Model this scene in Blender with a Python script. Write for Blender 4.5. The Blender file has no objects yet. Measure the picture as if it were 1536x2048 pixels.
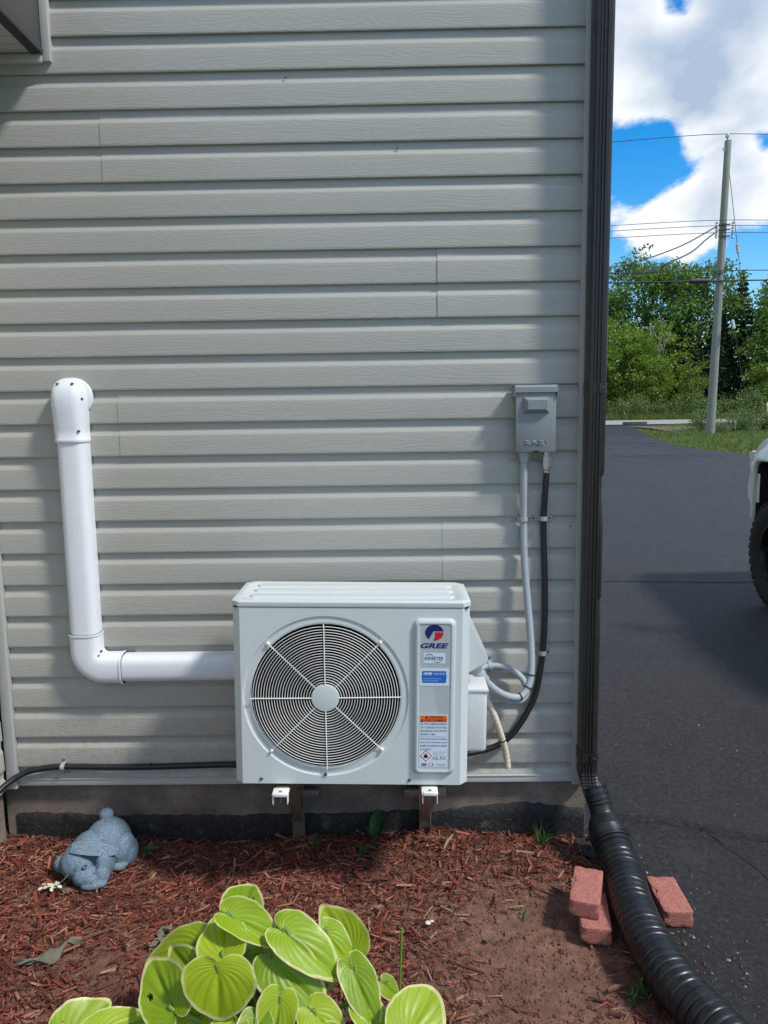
import bpy, bmesh, math, random
import numpy as np
from mathutils import Vector, Matrix, Euler
R = math.radians
PI = math.pi
SC = bpy.context.scene
COL = SC.collection
random.seed(7)

# ------------------------------------------------------------------ camera
cam_d = bpy.data.cameras.new('camera')
cam = bpy.data.objects.new('camera', cam_d)
COL.objects.link(cam)
cam_d.sensor_fit = 'VERTICAL'
cam_d.sensor_height = 36.0
cam_d.lens = 36.0 * 1538.0 / 2048.0
cam_d.clip_start = 0.05
cam_d.clip_end = 2000
def cam_axes(pitch=7.6, roll=.82, yaw=.74):
    p, r, w = R(pitch), R(roll), R(yaw)
    fwd = Vector((-math.sin(w)*math.cos(p), math.cos(w)*math.cos(p), -math.sin(p)))
    rt0 = Vector((math.cos(w), math.sin(w), 0))
    up0 = rt0.cross(fwd)
    rt = math.cos(r)*rt0 - math.sin(r)*up0
    up = math.cos(r)*up0 + math.sin(r)*rt0
    return rt, up, fwd
rt, up, fw = cam_axes()
m = Matrix((rt, up, -fw)).transposed().to_4x4()
m.translation = Vector((0, -2.97, 1.76))
cam.matrix_world = m
SC.camera = cam

# ------------------------------------------------------------------ light
SUN = Vector((.554, -.291, .780)).normalized()
sun_d = bpy.data.lights.new('sun', 'SUN')
sun_d.energy = 2.9
sun_d.angle = R(7.0)
sun_d.color = (1.0, .95, .86)
sun = bpy.data.objects.new('sun', sun_d)
COL.objects.link(sun)
sun.location = SUN * 30
sun.rotation_euler = SUN.to_track_quat('Z', 'Y').to_euler()

world = bpy.data.worlds.new('World')
SC.world = world
world.use_nodes = True
def build_world():
    nt = world.node_tree; N = nt.nodes; L = nt.links
    for n in list(N): N.remove(n)
    out = N.new('ShaderNodeOutputWorld'); bg = N.new('ShaderNodeBackground')
    bg.inputs['Strength'].default_value = .15
    L.new(bg.outputs[0], out.inputs[0])
    sky = N.new('ShaderNodeTexSky'); sky.sky_type = 'NISHITA'; sky.sun_disc = False
    sky.sun_elevation = math.asin(SUN.z); sky.sun_rotation = math.atan2(SUN.x, SUN.y)
    sky.air_density = 1.0; sky.dust_density = .4; sky.ozone_density = 3.0
    tc = N.new('ShaderNodeTexCoord')
    sep = N.new('ShaderNodeSeparateXYZ'); L.new(tc.outputs['Generated'], sep.inputs[0])
    def math_(op, a, b=None, c=None, clamp=False):
        n = N.new('ShaderNodeMath'); n.operation = op; n.use_clamp = clamp
        for i, v in enumerate((a, b, c)):
            if v is None: continue
            if isinstance(v, (int, float)): n.inputs[i].default_value = v
            else: L.new(v, n.inputs[i])
        return n.outputs[0]
    zz = math_('MAXIMUM', sep.outputs[2], 0.0)
    den = math_('ADD', zz, .50)
    px = math_('DIVIDE', sep.outputs[0], den); py = math_('DIVIDE', sep.outputs[1], den)
    cmb = N.new('ShaderNodeCombineXYZ'); L.new(px, cmb.inputs[0]); L.new(py, cmb.inputs[1])
    def noise(scale, det, rough, off, dist=0.0):
        mp = N.new('ShaderNodeMapping'); mp.inputs['Location'].default_value = off
        L.new(cmb.outputs[0], mp.inputs[0])
        n = N.new('ShaderNodeTexNoise'); n.inputs['Scale'].default_value = scale
        n.inputs['Detail'].default_value = det; n.inputs['Roughness'].default_value = rough
        n.inputs['Distortion'].default_value = dist
        L.new(mp.outputs[0], n.inputs['Vector'])
        return n.outputs['Fac']
    OFF = (3.1, 7.7, 0.0)
    n1 = noise(2.9, 7, .54, OFF, .25)
    cover = n1
    # broken cumulus: a few larger clouds and gaps given by direction
    blobs = [((.304, .912, .276), .042, -.26), ((.262, .921, .283), .040, -.22), ((.300, .862, .408), .026, -.22), ((.274, .951, .143), .022, -.20), ((.405, .901, .158), .024, -.18), ((.402, .873, .277), .018, -.14),
             ((.282, .930, .250), .020, -.10), ((.332, .877, .348), .060, .16), ((.258, .883, .392), .050, .14), ((.373, .899, .231), .050, .14), ((.290, .933, .208), .030, .12), ((.370, .848, .379), .050, .12), ((.329, .925, .189), .035, .10)]
    nrm = N.new('ShaderNodeVectorMath'); nrm.operation = 'NORMALIZE'; L.new(tc.outputs['Generated'], nrm.inputs[0])
    for d, s, w in blobs:
        v = Vector(d).normalized()
        ds = N.new('ShaderNodeVectorMath'); ds.operation = 'DISTANCE'
        L.new(nrm.outputs[0], ds.inputs[0]); ds.inputs[1].default_value = v
        q = math_('DIVIDE', ds.outputs['Value'], s)
        q = math_('MULTIPLY', q, q); q = math_('MULTIPLY', q, -1.0); q = math_('EXPONENT', q)
        cover = math_('MULTIPLY_ADD', q, w, cover)
    nf = noise(11.0, 6, .62, (1.7, 4.2, 0), .3)
    cover = math_('MULTIPLY_ADD', math_('SUBTRACT', nf, .5), .26, cover)
    rmp = N.new('ShaderNodeValToRGB'); L.new(cover, rmp.inputs[0])
    rmp.color_ramp.elements[0].position = .465; rmp.color_ramp.elements[1].position = .56
    rmp.color_ramp.interpolation = 'EASE'
    # thick parts have greyer bases, thin edges and sunlit sides are white
    n2 = noise(2.9, 4, .54, (OFF[0]-.06, OFF[1]+.07, 0), .25)
    dif = math_('SUBTRACT', n1, n2)
    thick = math_('MULTIPLY_ADD', cover, -1.35, 1.50)
    shade = math_('MULTIPLY_ADD', dif, 3.2, thick, clamp=True)
    cr = N.new('ShaderNodeValToRGB'); L.new(shade, cr.inputs[0])
    cr.color_ramp.elements[0].position = .34; cr.color_ramp.elements[0].color = (2.3, 2.9, 3.8, 1)
    cr.color_ramp.elements[1].position = .85; cr.color_ramp.elements[1].color = (5.2, 5.4, 5.65, 1)
    mix = N.new('ShaderNodeMix'); mix.data_type = 'RGBA'
    L.new(rmp.outputs[0], mix.inputs['Factor'])
    hs = N.new('ShaderNodeHueSaturation'); hs.inputs['Saturation'].default_value = 1.5; hs.inputs['Value'].default_value = 1.0
    L.new(sky.outputs[0], hs.inputs['Color'])
    L.new(hs.outputs[0], mix.inputs['A']); L.new(cr.outputs[0], mix.inputs['B'])
    L.new(mix.outputs['Result'], bg.inputs['Color'])
build_world()
world.cycles.sampling_method = 'MANUAL'; world.cycles.sample_map_resolution = 512
SC.view_settings.view_transform = 'Standard'
SC.view_settings.look = 'None'
SC.view_settings.exposure = 0.36
SC.view_settings.gamma = 1.0
SC.view_settings.use_curve_mapping = False
SC.cycles.max_bounces = 4

# ------------------------------------------------------------------ materials
MATS = {}
class NT:
    """small helper for writing a node material"""
    def __init__(s, name):
        s.m = bpy.data.materials.new(name); s.m.use_nodes = True
        s.t = s.m.node_tree; s.N = s.t.nodes; s.L = s.t.links
        s.b = s.N['Principled BSDF']
        s.tc = s.N.new('ShaderNodeTexCoord')
        MATS[name] = s.m
    def put(s, sock, v):
        if hasattr(v, 'is_output') or hasattr(v, 'links'): s.L.new(v, sock)
        else:
            if isinstance(v, (tuple, list)) and len(v) == 3 and sock.type == 'RGBA': v = (*v, 1)
            sock.default_value = v
    def set(s, **k):
        for a, v in k.items(): s.put(s.b.inputs[a.replace('_', ' ')], v)
    def coord(s, which='Object', scale=(1, 1, 1), rot=(0, 0, 0), loc=(0, 0, 0)):
        mp = s.N.new('ShaderNodeMapping'); s.L.new(s.tc.outputs[which], mp.inputs[0])
        mp.inputs['Scale'].default_value = scale; mp.inputs['Rotation'].default_value = rot; mp.inputs['Location'].default_value = loc
        return mp.outputs[0]
    def noise(s, vec, scale, det=4, rough=.5, dist=0):
        n = s.N.new('ShaderNodeTexNoise'); s.L.new(vec, n.inputs['Vector'])
        n.inputs['Scale'].default_value = scale; n.inputs['Detail'].default_value = det
        n.inputs['Roughness'].default_value = rough; n.inputs['Distortion'].default_value = dist
        return n.outputs['Fac']
    def voro(s, vec, scale, feat='F1', out='Distance'):
        n = s.N.new('ShaderNodeTexVoronoi'); s.L.new(vec, n.inputs['Vector']); n.feature = feat
        n.inputs['Scale'].default_value = scale
        return n.outputs[out]
    def ramp(s, fac, *stops):
        n = s.N.new('ShaderNodeValToRGB'); s.put(n.inputs[0], fac)
        e = n.color_ramp.elements
        while len(e) < len(stops): e.new(.5)
        for el, (p, c) in zip(e, stops):
            el.position = p; el.color = (*c, 1) if len(c) == 3 else c
        return n.outputs[0]
    def framp(s, fac, *stops): return s.ramp(fac, *[(p, (v, v, v)) for p, v in stops])
    def mix(s, fac, a, b, mode='MIX'):
        n = s.N.new('ShaderNodeMix'); n.data_type = 'RGBA'; n.blend_type = mode
        s.put(n.inputs['Factor'], fac); s.put(n.inputs['A'], a); s.put(n.inputs['B'], b)
        return n.outputs['Result']
    def math(s, op, a, b=0.0, c=0.0, clamp=False):
        n = s.N.new('ShaderNodeMath'); n.operation = op; n.use_clamp = clamp
        for i, v in enumerate((a, b, c)): s.put(n.inputs[i], v)
        return n.outputs[0]
    def bump(s, h, strength=.3, dist=.01, normal=None):
        n = s.N.new('ShaderNodeBump'); n.inputs['Strength'].default_value = strength; n.inputs['Distance'].default_value = dist
        s.put(n.inputs['Height'], h)
        if normal is not None: s.L.new(normal, n.inputs['Normal'])
        s.L.new(n.outputs[0], s.b.inputs['Normal'])
        return n.outputs[0]
    def island(s):
        return s.N.new('ShaderNodeNewGeometry').outputs['Random Per Island']
    def objrand(s):
        return s.N.new('ShaderNodeObjectInfo').outputs['Random']
    def sep(s, vec):
        n = s.N.new('ShaderNodeSeparateXYZ'); s.L.new(vec, n.inputs[0]); return n.outputs

def simple(name, col, rough=.5, metal=0.0, var=.10, scale=40, bump=.08, bdist=.002, spec=.5):
    t = NT(name); v = t.coord('Object')
    n = t.noise(v, scale, 5, .6); n2 = t.noise(v, scale*.12, 3)
    c = t.mix(n, [x*(1-var) for x in col], [min(1, x*(1+var)) for x in col])
    c = t.mix(t.framp(n2, (.35, .0), (.7, var*1.5)), c, [x*.72 for x in col])
    t.set(Base_Color=c, Roughness=t.framp(n, (.2, max(.02, rough-.06)), (.8, min(1, rough+.08))), Metallic=metal)
    t.b.inputs['Specular IOR Level'].default_value = spec
    if bump: t.bump(n, bump, bdist)
    return t.m

def mat_siding():
    t = NT('vinyl_siding')
    v = t.coord('Object', (1, 1, 1))
    rnd = t.objrand()
    vv = t.N.new('ShaderNodeVectorMath'); vv.operation = 'ADD'
    cb = t.N.new('ShaderNodeCombineXYZ'); t.put(cb.inputs[0], t.math('MULTIPLY', rnd, 17.0)); t.put(cb.inputs[1], t.math('MULTIPLY', rnd, 17.0))
    t.L.new(v, vv.inputs[0]); t.L.new(cb.outputs[0], vv.inputs[1])
    mp = t.N.new('ShaderNodeMapping'); mp.inputs['Scale'].default_value = (1.0, 1.0, 9.0); t.L.new(vv.outputs[0], mp.inputs[0])
    low = t.noise(mp.outputs[0], 1.6, 2, .45, .2)
    sn = t.math('SINE', t.math('MULTIPLY', low, 150.0))
    mp2 = t.N.new('ShaderNodeMapping'); mp2.inputs['Scale'].default_value = (4, 4, 160); t.L.new(vv.outputs[0], mp2.inputs[0])
    fine = t.noise(mp2.outputs[0], 1.0, 4, .6)
    g = t.math('MULTIPLY_ADD', fine, .9, t.math('MULTIPLY', sn, .35))
    dirt = t.noise(t.coord('Object', (1.2, 1.2, 2.5)), 2.2, 3, .6)
    base = t.mix(t.framp(g, (.0, .0), (1.0, .16)), (.39, .386, .350), (.275, .272, .247))
    base = t.mix(t.framp(dirt, (.45, 0), (.8, .16)), base, (.30, .295, .27))
    hz = t.sep(t.tc.outputs['Object'])
    gz = t.N.new('ShaderNodeNewGeometry'); wz = t.sep(gz.outputs['Position'])[2]
    spl = t.math('MULTIPLY', t.framp(wz, (.25, .55), (.75, .0)), t.framp(t.noise(t.coord('Object', (1, 1, 1)), 38, 4, .75), (.45, 0), (.75, 1)))
    base = t.mix(spl, base, (.20, .15, .11))
    t.set(Base_Color=base, Roughness=t.framp(fine, (.3, .34), (.7, .46)))
    t.bump(g, .32, .0011)
    return t.m
M_SIDING = mat_siding()
M_TRIM = simple('vinyl_trim', (.45, .455, .43), .42, var=.05, scale=14, bump=.05)
M_POST = simple('corner_post_vinyl', (.36, .365, .35), .42, var=.05, scale=14, bump=.05)
M_DUCT = simple('white_plastic', (.72, .75, .79), .33, var=.05, scale=7, bump=.04)
M_AC = simple('white_powder_coat', (.575, .625, .625), .34, var=.025, scale=300, bump=.05, bdist=.0004)
M_ACDARK = simple('shade_black', (.006, .006, .007), .9, var=.2, spec=.1)  # near-black stands in for the shade inside the white cabinet
M_FAN = simple('dark_fan_plastic', (.014, .015, .016), .6, var=.2, spec=.2)
M_WIRE = simple('ivory_wire', (.78, .79, .76), .35, var=.04)
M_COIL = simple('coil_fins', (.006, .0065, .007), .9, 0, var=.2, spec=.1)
M_VALVE = simple('valve_cover_plastic', (.60, .62, .62), .45, var=.04)
M_PANEL = simple('label_panel_plastic', (.48, .53, .55), .42, var=.02)
M_SCREW = simple('screw_steel', (.16, .16, .16), .4, .8)
M_GALV = simple('galvanised_steel', (.36, .35, .34), .42, .85, var=.18, scale=25)
M_GALVB = simple('brownish_bracket_steel', (.30, .235, .19), .5, .55, var=.25, scale=18)  # brownish tint given to the bracket steel
M_BOX = simple('grey_enamel', (.215, .235, .25), .42, var=.04, scale=60, bump=.05)
M_CONDUIT = simple('grey_conduit_plastic', (.33, .37, .40), .45, var=.05)
M_CLAMP = simple('zinc_clamp', (.42, .45, .46), .4, .3, var=.1)
M_BLACKC = simple('black_cable_jacket', (.012, .013, .015), .38, var=.2)
M_RUBBER = simple('black_rubber', (.010, .010, .010), .6, var=.2)
M_HOSE = simple('beige_hose', (.68, .61, .48), .5, var=.08)
M_WRAP = simple('white_wrap', (.74, .74, .72), .55, var=.06)
M_BROWN = simple('brown_downspout_paint', (.022, .0205, .0185), .33, var=.22, scale=20, bump=.05)
M_DRAIN = simple('black_corrugated_plastic', (.011, .013, .015), .36, var=.35, scale=16, bump=.10)
M_FASCIA = simple('fascia_metal', (.085, .082, .082), .45, var=.08)
M_SOFFIT = simple('white_soffit', (.5, .5, .48), .5, var=.04)
M_ROOF = simple('shingle', (.05, .048, .046), .85, var=.3, scale=30, bump=.4, bdist=.01)

def mat_label(name, col): return simple(name, col, .35, var=.0, bump=0)
M_NAVY = mat_label('navy_print', (.010, .012, .13)); M_RED = mat_label('red_print', (.50, .012, .035))
M_STICK = mat_label('white_sticker', (.60, .70, .80)); M_BLUE = mat_label('blue_print', (.01, .13, .48))
M_ORANGE = mat_label('orange_print', (.80, .14, .025)); M_BLACKP = mat_label('black_print', (.02, .022, .03))
M_GREENP = mat_label('green_print', (.02, .22, .16)); M_GREYP = mat_label('grey_print', (.13, .16, .2)); M_WHITEP = mat_label('white_print', (.72, .76, .80))

def mat_concrete():
    t = NT('foundation_concrete'); v = t.coord('Object')
    n = t.noise(v, 6, 8, .65); n2 = t.noise(v, 60, 4, .6); pit = t.voro(v, 38)
    c = t.ramp(n, (.3, (.10, .078, .063)), (.55, (.19, .155, .125)), (.75, (.27, .235, .195)))  # concrete kept dark: shade below unit and siding put into its colour
    c = t.mix(t.framp(t.noise(t.coord('Object', (1, 1, 2.2)), 3.1, 5, .6), (.55, 0), (.75, .6)), c, (.17, .075, .05))
    c = t.mix(t.framp(pit, (.05, .8), (.16, 0)), c, (.05, .04, .035))
    t.set(Base_Color=c, Roughness=.9)
    t.bump(t.math('ADD', t.math('MULTIPLY', n2, .4), t.framp(pit, (.05, 0), (.2, .6))), .5, .006)
    return t.m
M_CONC = mat_concrete()
def mat_tar():
    t = NT('tar_coating'); v = t.coord('Object')
    n = t.noise(v, 85, 6, .8); n2 = t.noise(v, 9, 4, .6)
    c = t.ramp(n, (.42, (.006, .006, .007)), (.58, (.018, .018, .019)), (.66, (.09, .09, .085)), (.74, (.22, .21, .20)))
    c = t.mix(t.framp(n2, (.62, 0), (.72, .8)), c, (.10, .09, .08))
    t.set(Base_Color=c, Roughness=.7); t.bump(n, .6, .006)
    return t.m
M_TAR = mat_tar()
def mat_asphalt():
    t = NT('asphalt'); v = t.coord('Object')
    n = t.noise(v, 210, 3, .7); g = t.noise(v, 58, 5, .85); big = t.noise(v, .45, 4, .6); mid = t.noise(t.coord('Object', (1, .35, 1)), 1.1, 5, .6)
    c = t.ramp(g, (.32, (.006, .006, .007)), (.48, (.020, .0195, .022)), (.60, (.050, .049, .053)), (.72, (.13, .127, .13)))
    c = t.mix(t.framp(t.noise(v, 27, 3, .7), (.52, 0), (.68, .55)), c, (.075, .073, .075))
    c = t.mix(t.framp(big, (.4, 0), (.7, .4)), c, (.040, .039, .041))
    c = t.mix(t.framp(mid, (.45, 0), (.7, .30)), c, (.018, .018, .022))
    st = t.noise(t.coord('Object', (1, 1, 1), loc=(9, 2, 0)), 2.6, 4, .65)
    c = t.mix(t.framp(st, (.56, 0), (.66, .55)), c, (.012, .012, .014))
    c = t.mix(t.framp(st, (.30, .45), (.40, 0)), c, (.060, .055, .052))
    grit = t.voro(t.coord('Object', loc=(3, 5, 0)), 13.0)
    c = t.mix(t.framp(grit, (.03, .8), (.06, 0)), c, (.28, .27, .26))
    t.set(Base_Color=c, Roughness=t.framp(n, (.3, .46), (.7, .70)))
    t.bump(t.math('MULTIPLY_ADD', n, .5, g), 1.0, .016)
    return t.m
M_ASPH = mat_asphalt()
M_CRACK = simple('crack_filler', (.008, .008, .009), .8, var=.3, scale=120)
M_ROAD = simple('pale_road_surface', (.30, .30, .31), .8, var=.12, scale=4, bump=.1)
def mat_soil():
    t = NT('red_soil'); v = t.coord('Object')
    n = t.noise(v, 22, 9, .68); n2 = t.noise(v, 3.2, 4, .5); n3 = t.noise(v, 190, 3, .6)
    c = t.ramp(n, (.3, (.10, .047, .032)), (.55, (.22, .115, .078)), (.78, (.37, .22, .155)))
    c = t.mix(t.framp(n2, (.42, 0), (.7, .7)), c, (.13, .058, .042))
    t.set(Base_Color=c, Roughness=.95)
    t.bump(t.math('MULTIPLY_ADD', n3, .35, n), .9, .018)
    return t.m
M_SOIL = mat_soil()
def mat_chips():
    t = NT('red_mulch_chip'); r = t.island(); v = t.coord('Object')
    n = t.noise(t.coord('Object', (1, 1, 1)), 150, 4, .6)
    c = t.ramp(r, (0, (.05, .013, .009)), (.30, (.13, .028, .019)), (.60, (.23, .047, .029)), (.82, (.34, .095, .060)), (.93, (.46, .23, .14)), (1, (.24, .17, .12)))
    c = t.mix(t.framp(n, (.35, .45), (.65, 0)), c, (.04, .014, .01))
    t.set(Base_Color=c, Roughness=.82); t.bump(n, .5, .003)
    return t.m
M_CHIP = mat_chips()
M_STICKW = simple('dry_stick', (.36, .25, .16), .85, var=.25, scale=90, bump=.4)
M_CHIPRED = simple('large_red_chip', (.26, .06, .035), .8, var=.35, scale=80, bump=.5)
M_CHIPBROWN = simple('brown_chip', (.16, .085, .055), .85, var=.3, scale=80, bump=.5)
def mat_brick():
    t = NT('paver_brick'); v = t.coord('Object')
    n = t.noise(v, 130, 5, .7); n2 = t.noise(v, 14, 4, .6); s = t.voro(v, 210)
    c = t.ramp(n, (.3, (.27, .085, .065)), (.55, (.40, .150, .118)), (.75, (.53, .28, .235)))
    c = t.mix(t.framp(n2, (.45, 0), (.75, .45)), c, (.30, .13, .105))
    t.set(Base_Color=c, Roughness=.92); t.bump(t.math('ADD', n, t.math('MULTIPLY', s, .6)), .6, .004)
    return t.m
M_BRICK = mat_brick()
def mat_rabbit():
    t = NT('painted_stone'); v = t.coord('Object')
    n2 = t.noise(v, 14, 5, .6); w = t.noise(t.coord('Object', (170, 170, 420), (.7, .5, .3)), 1.0, 3, .6, 1.2); f = t.noise(v, 230, 3, .6)
    c = t.ramp(t.math('MULTIPLY_ADD', w, .8, t.math('MULTIPLY', f, .2)), (.38, (.07, .115, .175)), (.52, (.14, .215, .295)), (.70, (.34, .42, .48)))
    c = t.mix(t.framp(n2, (.50, 0), (.75, .45)), c, (.17, .19, .19))
    ao = t.N.new('ShaderNodeNewGeometry').outputs['Pointiness']  # crease shade and edge highlights are mixed into the stone colour
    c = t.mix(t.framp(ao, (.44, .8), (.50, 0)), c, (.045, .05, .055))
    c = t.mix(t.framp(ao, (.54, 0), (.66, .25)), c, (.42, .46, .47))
    t.set(Base_Color=c, Roughness=.68)
    t.bump(w, .55, .004)
    return t.m
M_RABBIT = mat_rabbit()
def mat_leafcards(name, cols, trans=.35):
    t = NT(name); r = t.island()
    stops = [(i/(len(cols)-1), c) for i, c in enumerate(cols)]
    c = t.ramp(r, *stops)
    t.set(Base_Color=c, Roughness=.55)
    tr = t.N.new('ShaderNodeBsdfTranslucent'); t.L.new(c, tr.inputs['Color'])
    ms = t.N.new('ShaderNodeMixShader'); ms.inputs[0].default_value = trans
    out = t.N['Material Output']
    t.L.new(t.b.outputs[0], ms.inputs[1]); t.L.new(tr.outputs[0], ms.inputs[2]); t.L.new(ms.outputs[0], out.inputs[0])
    return t.m
M_LEAF_A = mat_leafcards('leaf_mid_green', [(.045, .10, .015), (.095, .19, .026), (.15, .265, .034), (.20, .31, .055)])
M_LEAF_B = mat_leafcards('leaf_yellow_green', [(.09, .17, .018), (.18, .29, .028), (.26, .36, .035)])
M_LEAF_C = mat_leafcards('leaf_pale', [(.07, .13, .03), (.14, .22, .05), (.22, .29, .09)])
M_NEEDLE = mat_leafcards('spruce_needles', [(.012, .034, .013), (.024, .060, .022), (.045, .09, .032)], .15)
M_WEED = mat_leafcards('weed_leaf', [(.03, .09, .02), (.06, .15, .03), (.10, .20, .05)])
M_GRASS = mat_leafcards('grass_blade', [(.06, .12, .02), (.12, .21, .03), (.20, .26, .05), (.24, .22, .10)])
M_DRYW = mat_leafcards('dry_weeds', [(.10, .10, .04), (.17, .14, .07), (.13, .09, .05)])
M_BARK = simple('bark', (.06, .048, .038), .9, var=.35, scale=14, bump=.6, bdist=.02)
M_BARKP = simple('pale_bark', (.42, .39, .34), .85, var=.25, scale=10, bump=.4, bdist=.02)
M_POLE = simple('weathered_pole_wood', (.24, .255, .22), .85, var=.2, scale=3, bump=.3, bdist=.01)
M_WIREB = simple('overhead_wire', (.03, .03, .035), .6)
M_PORC = simple('porcelain', (.55, .57, .58), .25)
M_YELLOW = simple('guy_guard_plastic', (.70, .60, .36), .5)
def mat_ground():
    t = NT('rough_ground'); v = t.coord('Object')
    n = t.noise(v, 1.3, 8, .65); n2 = t.noise(v, 14, 5, .6)
    c = t.ramp(n, (.3, (.05, .075, .018)), (.5, (.085, .12, .028)), (.72, (.13, .13, .05)))
    c = t.mix(t.framp(n2, (.45, 0), (.75, .6)), c, (.05, .065, .02))
    t.set(Base_Color=c, Roughness=.95); t.bump(n2, .8, .05)
    return t.m
M_GROUND = mat_ground()
M_GRAVEL = simple('ditch_gravel', (.15, .115, .095), .9, var=.3, scale=9, bump=.6, bdist=.03)
def mat_hosta():
    t = NT('hosta_leaf')
    uv = t.sep(t.tc.outputs['UV']); rho, s = uv[0], uv[1]
    v = t.coord('Object')
    n = t.noise(v, 34, 4, .6); n2 = t.noise(v, 9, 3, .5)
    n3 = t.noise(v, 60, 3, .6)
    edge = t.math('MULTIPLY_ADD', t.math('SUBTRACT', n2, .5), .17, t.math('MULTIPLY_ADD', t.math('SUBTRACT', n3, .5), .07, rho))
    m = t.framp(edge, (.915, 0), (.95, 1))
    rnd = t.objrand()
    g1 = t.ramp(rnd, (0, (.20, .33, .010)), (.5, (.31, .45, .015)), (1, (.42, .54, .022)))
    vein = t.math('COSINE', t.math('MULTIPLY', t.math('SUBTRACT', s, .5), 2*1.75*PI*14))
    g = t.mix(t.framp(vein, (.55, 0), (1, .40)), g1, (.13, .25, .012))
    g = t.mix(t.framp(n, (.4, .0), (.75, .25)), g, (.26, .39, .02))
    c = t.mix(m, g, (.62, .65, .27))
    c = t.mix(t.math('MULTIPLY', t.framp(rho, (.93, 0), (1, 1)), t.framp(n2, (.55, 0), (.66, .9))), c, (.36, .22, .08))
    t.set(Base_Color=c, Roughness=t.framp(n, (.3, .36), (.7, .5)))
    t.bump(t.math('MULTIPLY_ADD', vein, -.3, n), .25, .003)
    tr = t.N.new('ShaderNodeBsdfTranslucent'); t.L.new(c, tr.inputs['Color'])
    ms = t.N.new('ShaderNodeMixShader'); ms.inputs[0].default_value = .30
    t.L.new(t.b.outputs[0], ms.inputs[1]); t.L.new(tr.outputs[0], ms.inputs[2]); t.L.new(ms.outputs[0], t.N['Material Output'].inputs[0])
    return t.m
M_HOSTA = mat_hosta()
M_STALK = simple('hosta_stalk', (.16, .26, .04), .5, var=.2)
M_DRYLEAF = simple('dry_leaf', (.15, .14, .105), .85, var=.45, scale=60, bump=.4)
M_PETAL = simple('dried_white_flower', (.62, .58, .48), .8, var=.2)
def mat_paint():
    t = NT('white_truck_paint')
    t.set(Base_Color=(.62, .63, .62), Roughness=.28); t.b.inputs['Coat Weight'].default_value = .6; t.b.inputs['Coat Roughness'].default_value = .06
    n = t.noise(t.coord('Object'), 3, 4); t.set(Base_Color=t.mix(t.framp(n, (.4, 0), (.8, .12)), (.64, .65, .64), (.42, .40, .36)))
    return t.m
M_PAINT = mat_paint()
def mat_glass():
    t = NT('tinted_glass'); t.set(Base_Color=(.012, .014, .016), Roughness=.05); return t.m
M_GLASS = mat_glass()
M_TYRE = simple('tyre_rubber', (.018, .017, .016), .8, var=.3, scale=40, bump=.2)
M_RIM = simple('black_rim', (.015, .015, .017), .35, .5)
M_BLKPL = simple('black_trim_plastic', (.018, .018, .018), .6)
M_CHROME = simple('brushed_metal', (.55, .55, .55), .32, 1.0, bump=0)
def mat_lamp():
    t = NT('lamp_lens'); t.set(Base_Color=(.5, .52, .55), Roughness=.08); return t.m
M_LENS = mat_lamp()
M_REDLENS = simple('red_lens', (.35, .01, .01), .15, var=.05, bump=0)

# ------------------------------------------------------------------ mesh helpers
def tag(o, label=None, cat=None, group=None, kind=None):
    if label: o['label'] = label
    if cat: o['category'] = cat
    if group: o['group'] = group
    if kind: o['kind'] = kind
    return o
def thing(name, label, cat, loc=(0, 0, 0), group=None, rot=(0, 0, 0)):
    o = bpy.data.objects.new(name, None); COL.objects.link(o)
    o.location = loc; o.rotation_euler = rot; o.empty_display_size = .1
    return tag(o, label, cat, group)
ORIG = {}
def link(name, me, mat, parent=None, loc=None, rot=None):
    o = bpy.data.objects.new(name, me); COL.objects.link(o)
    if mat is not None:
        if len(me.materials) == 0: me.materials.append(mat)
    if parent is not None: o.parent = parent
    if loc is not None: o.location = loc
    if rot is not None: o.rotation_euler = rot
    return o
def smooth(me, ang=35):
    if ang is None: return
    me.polygons.foreach_set('use_smooth', [True]*len(me.polygons))
    me.set_sharp_from_angle(angle=R(ang))

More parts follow.
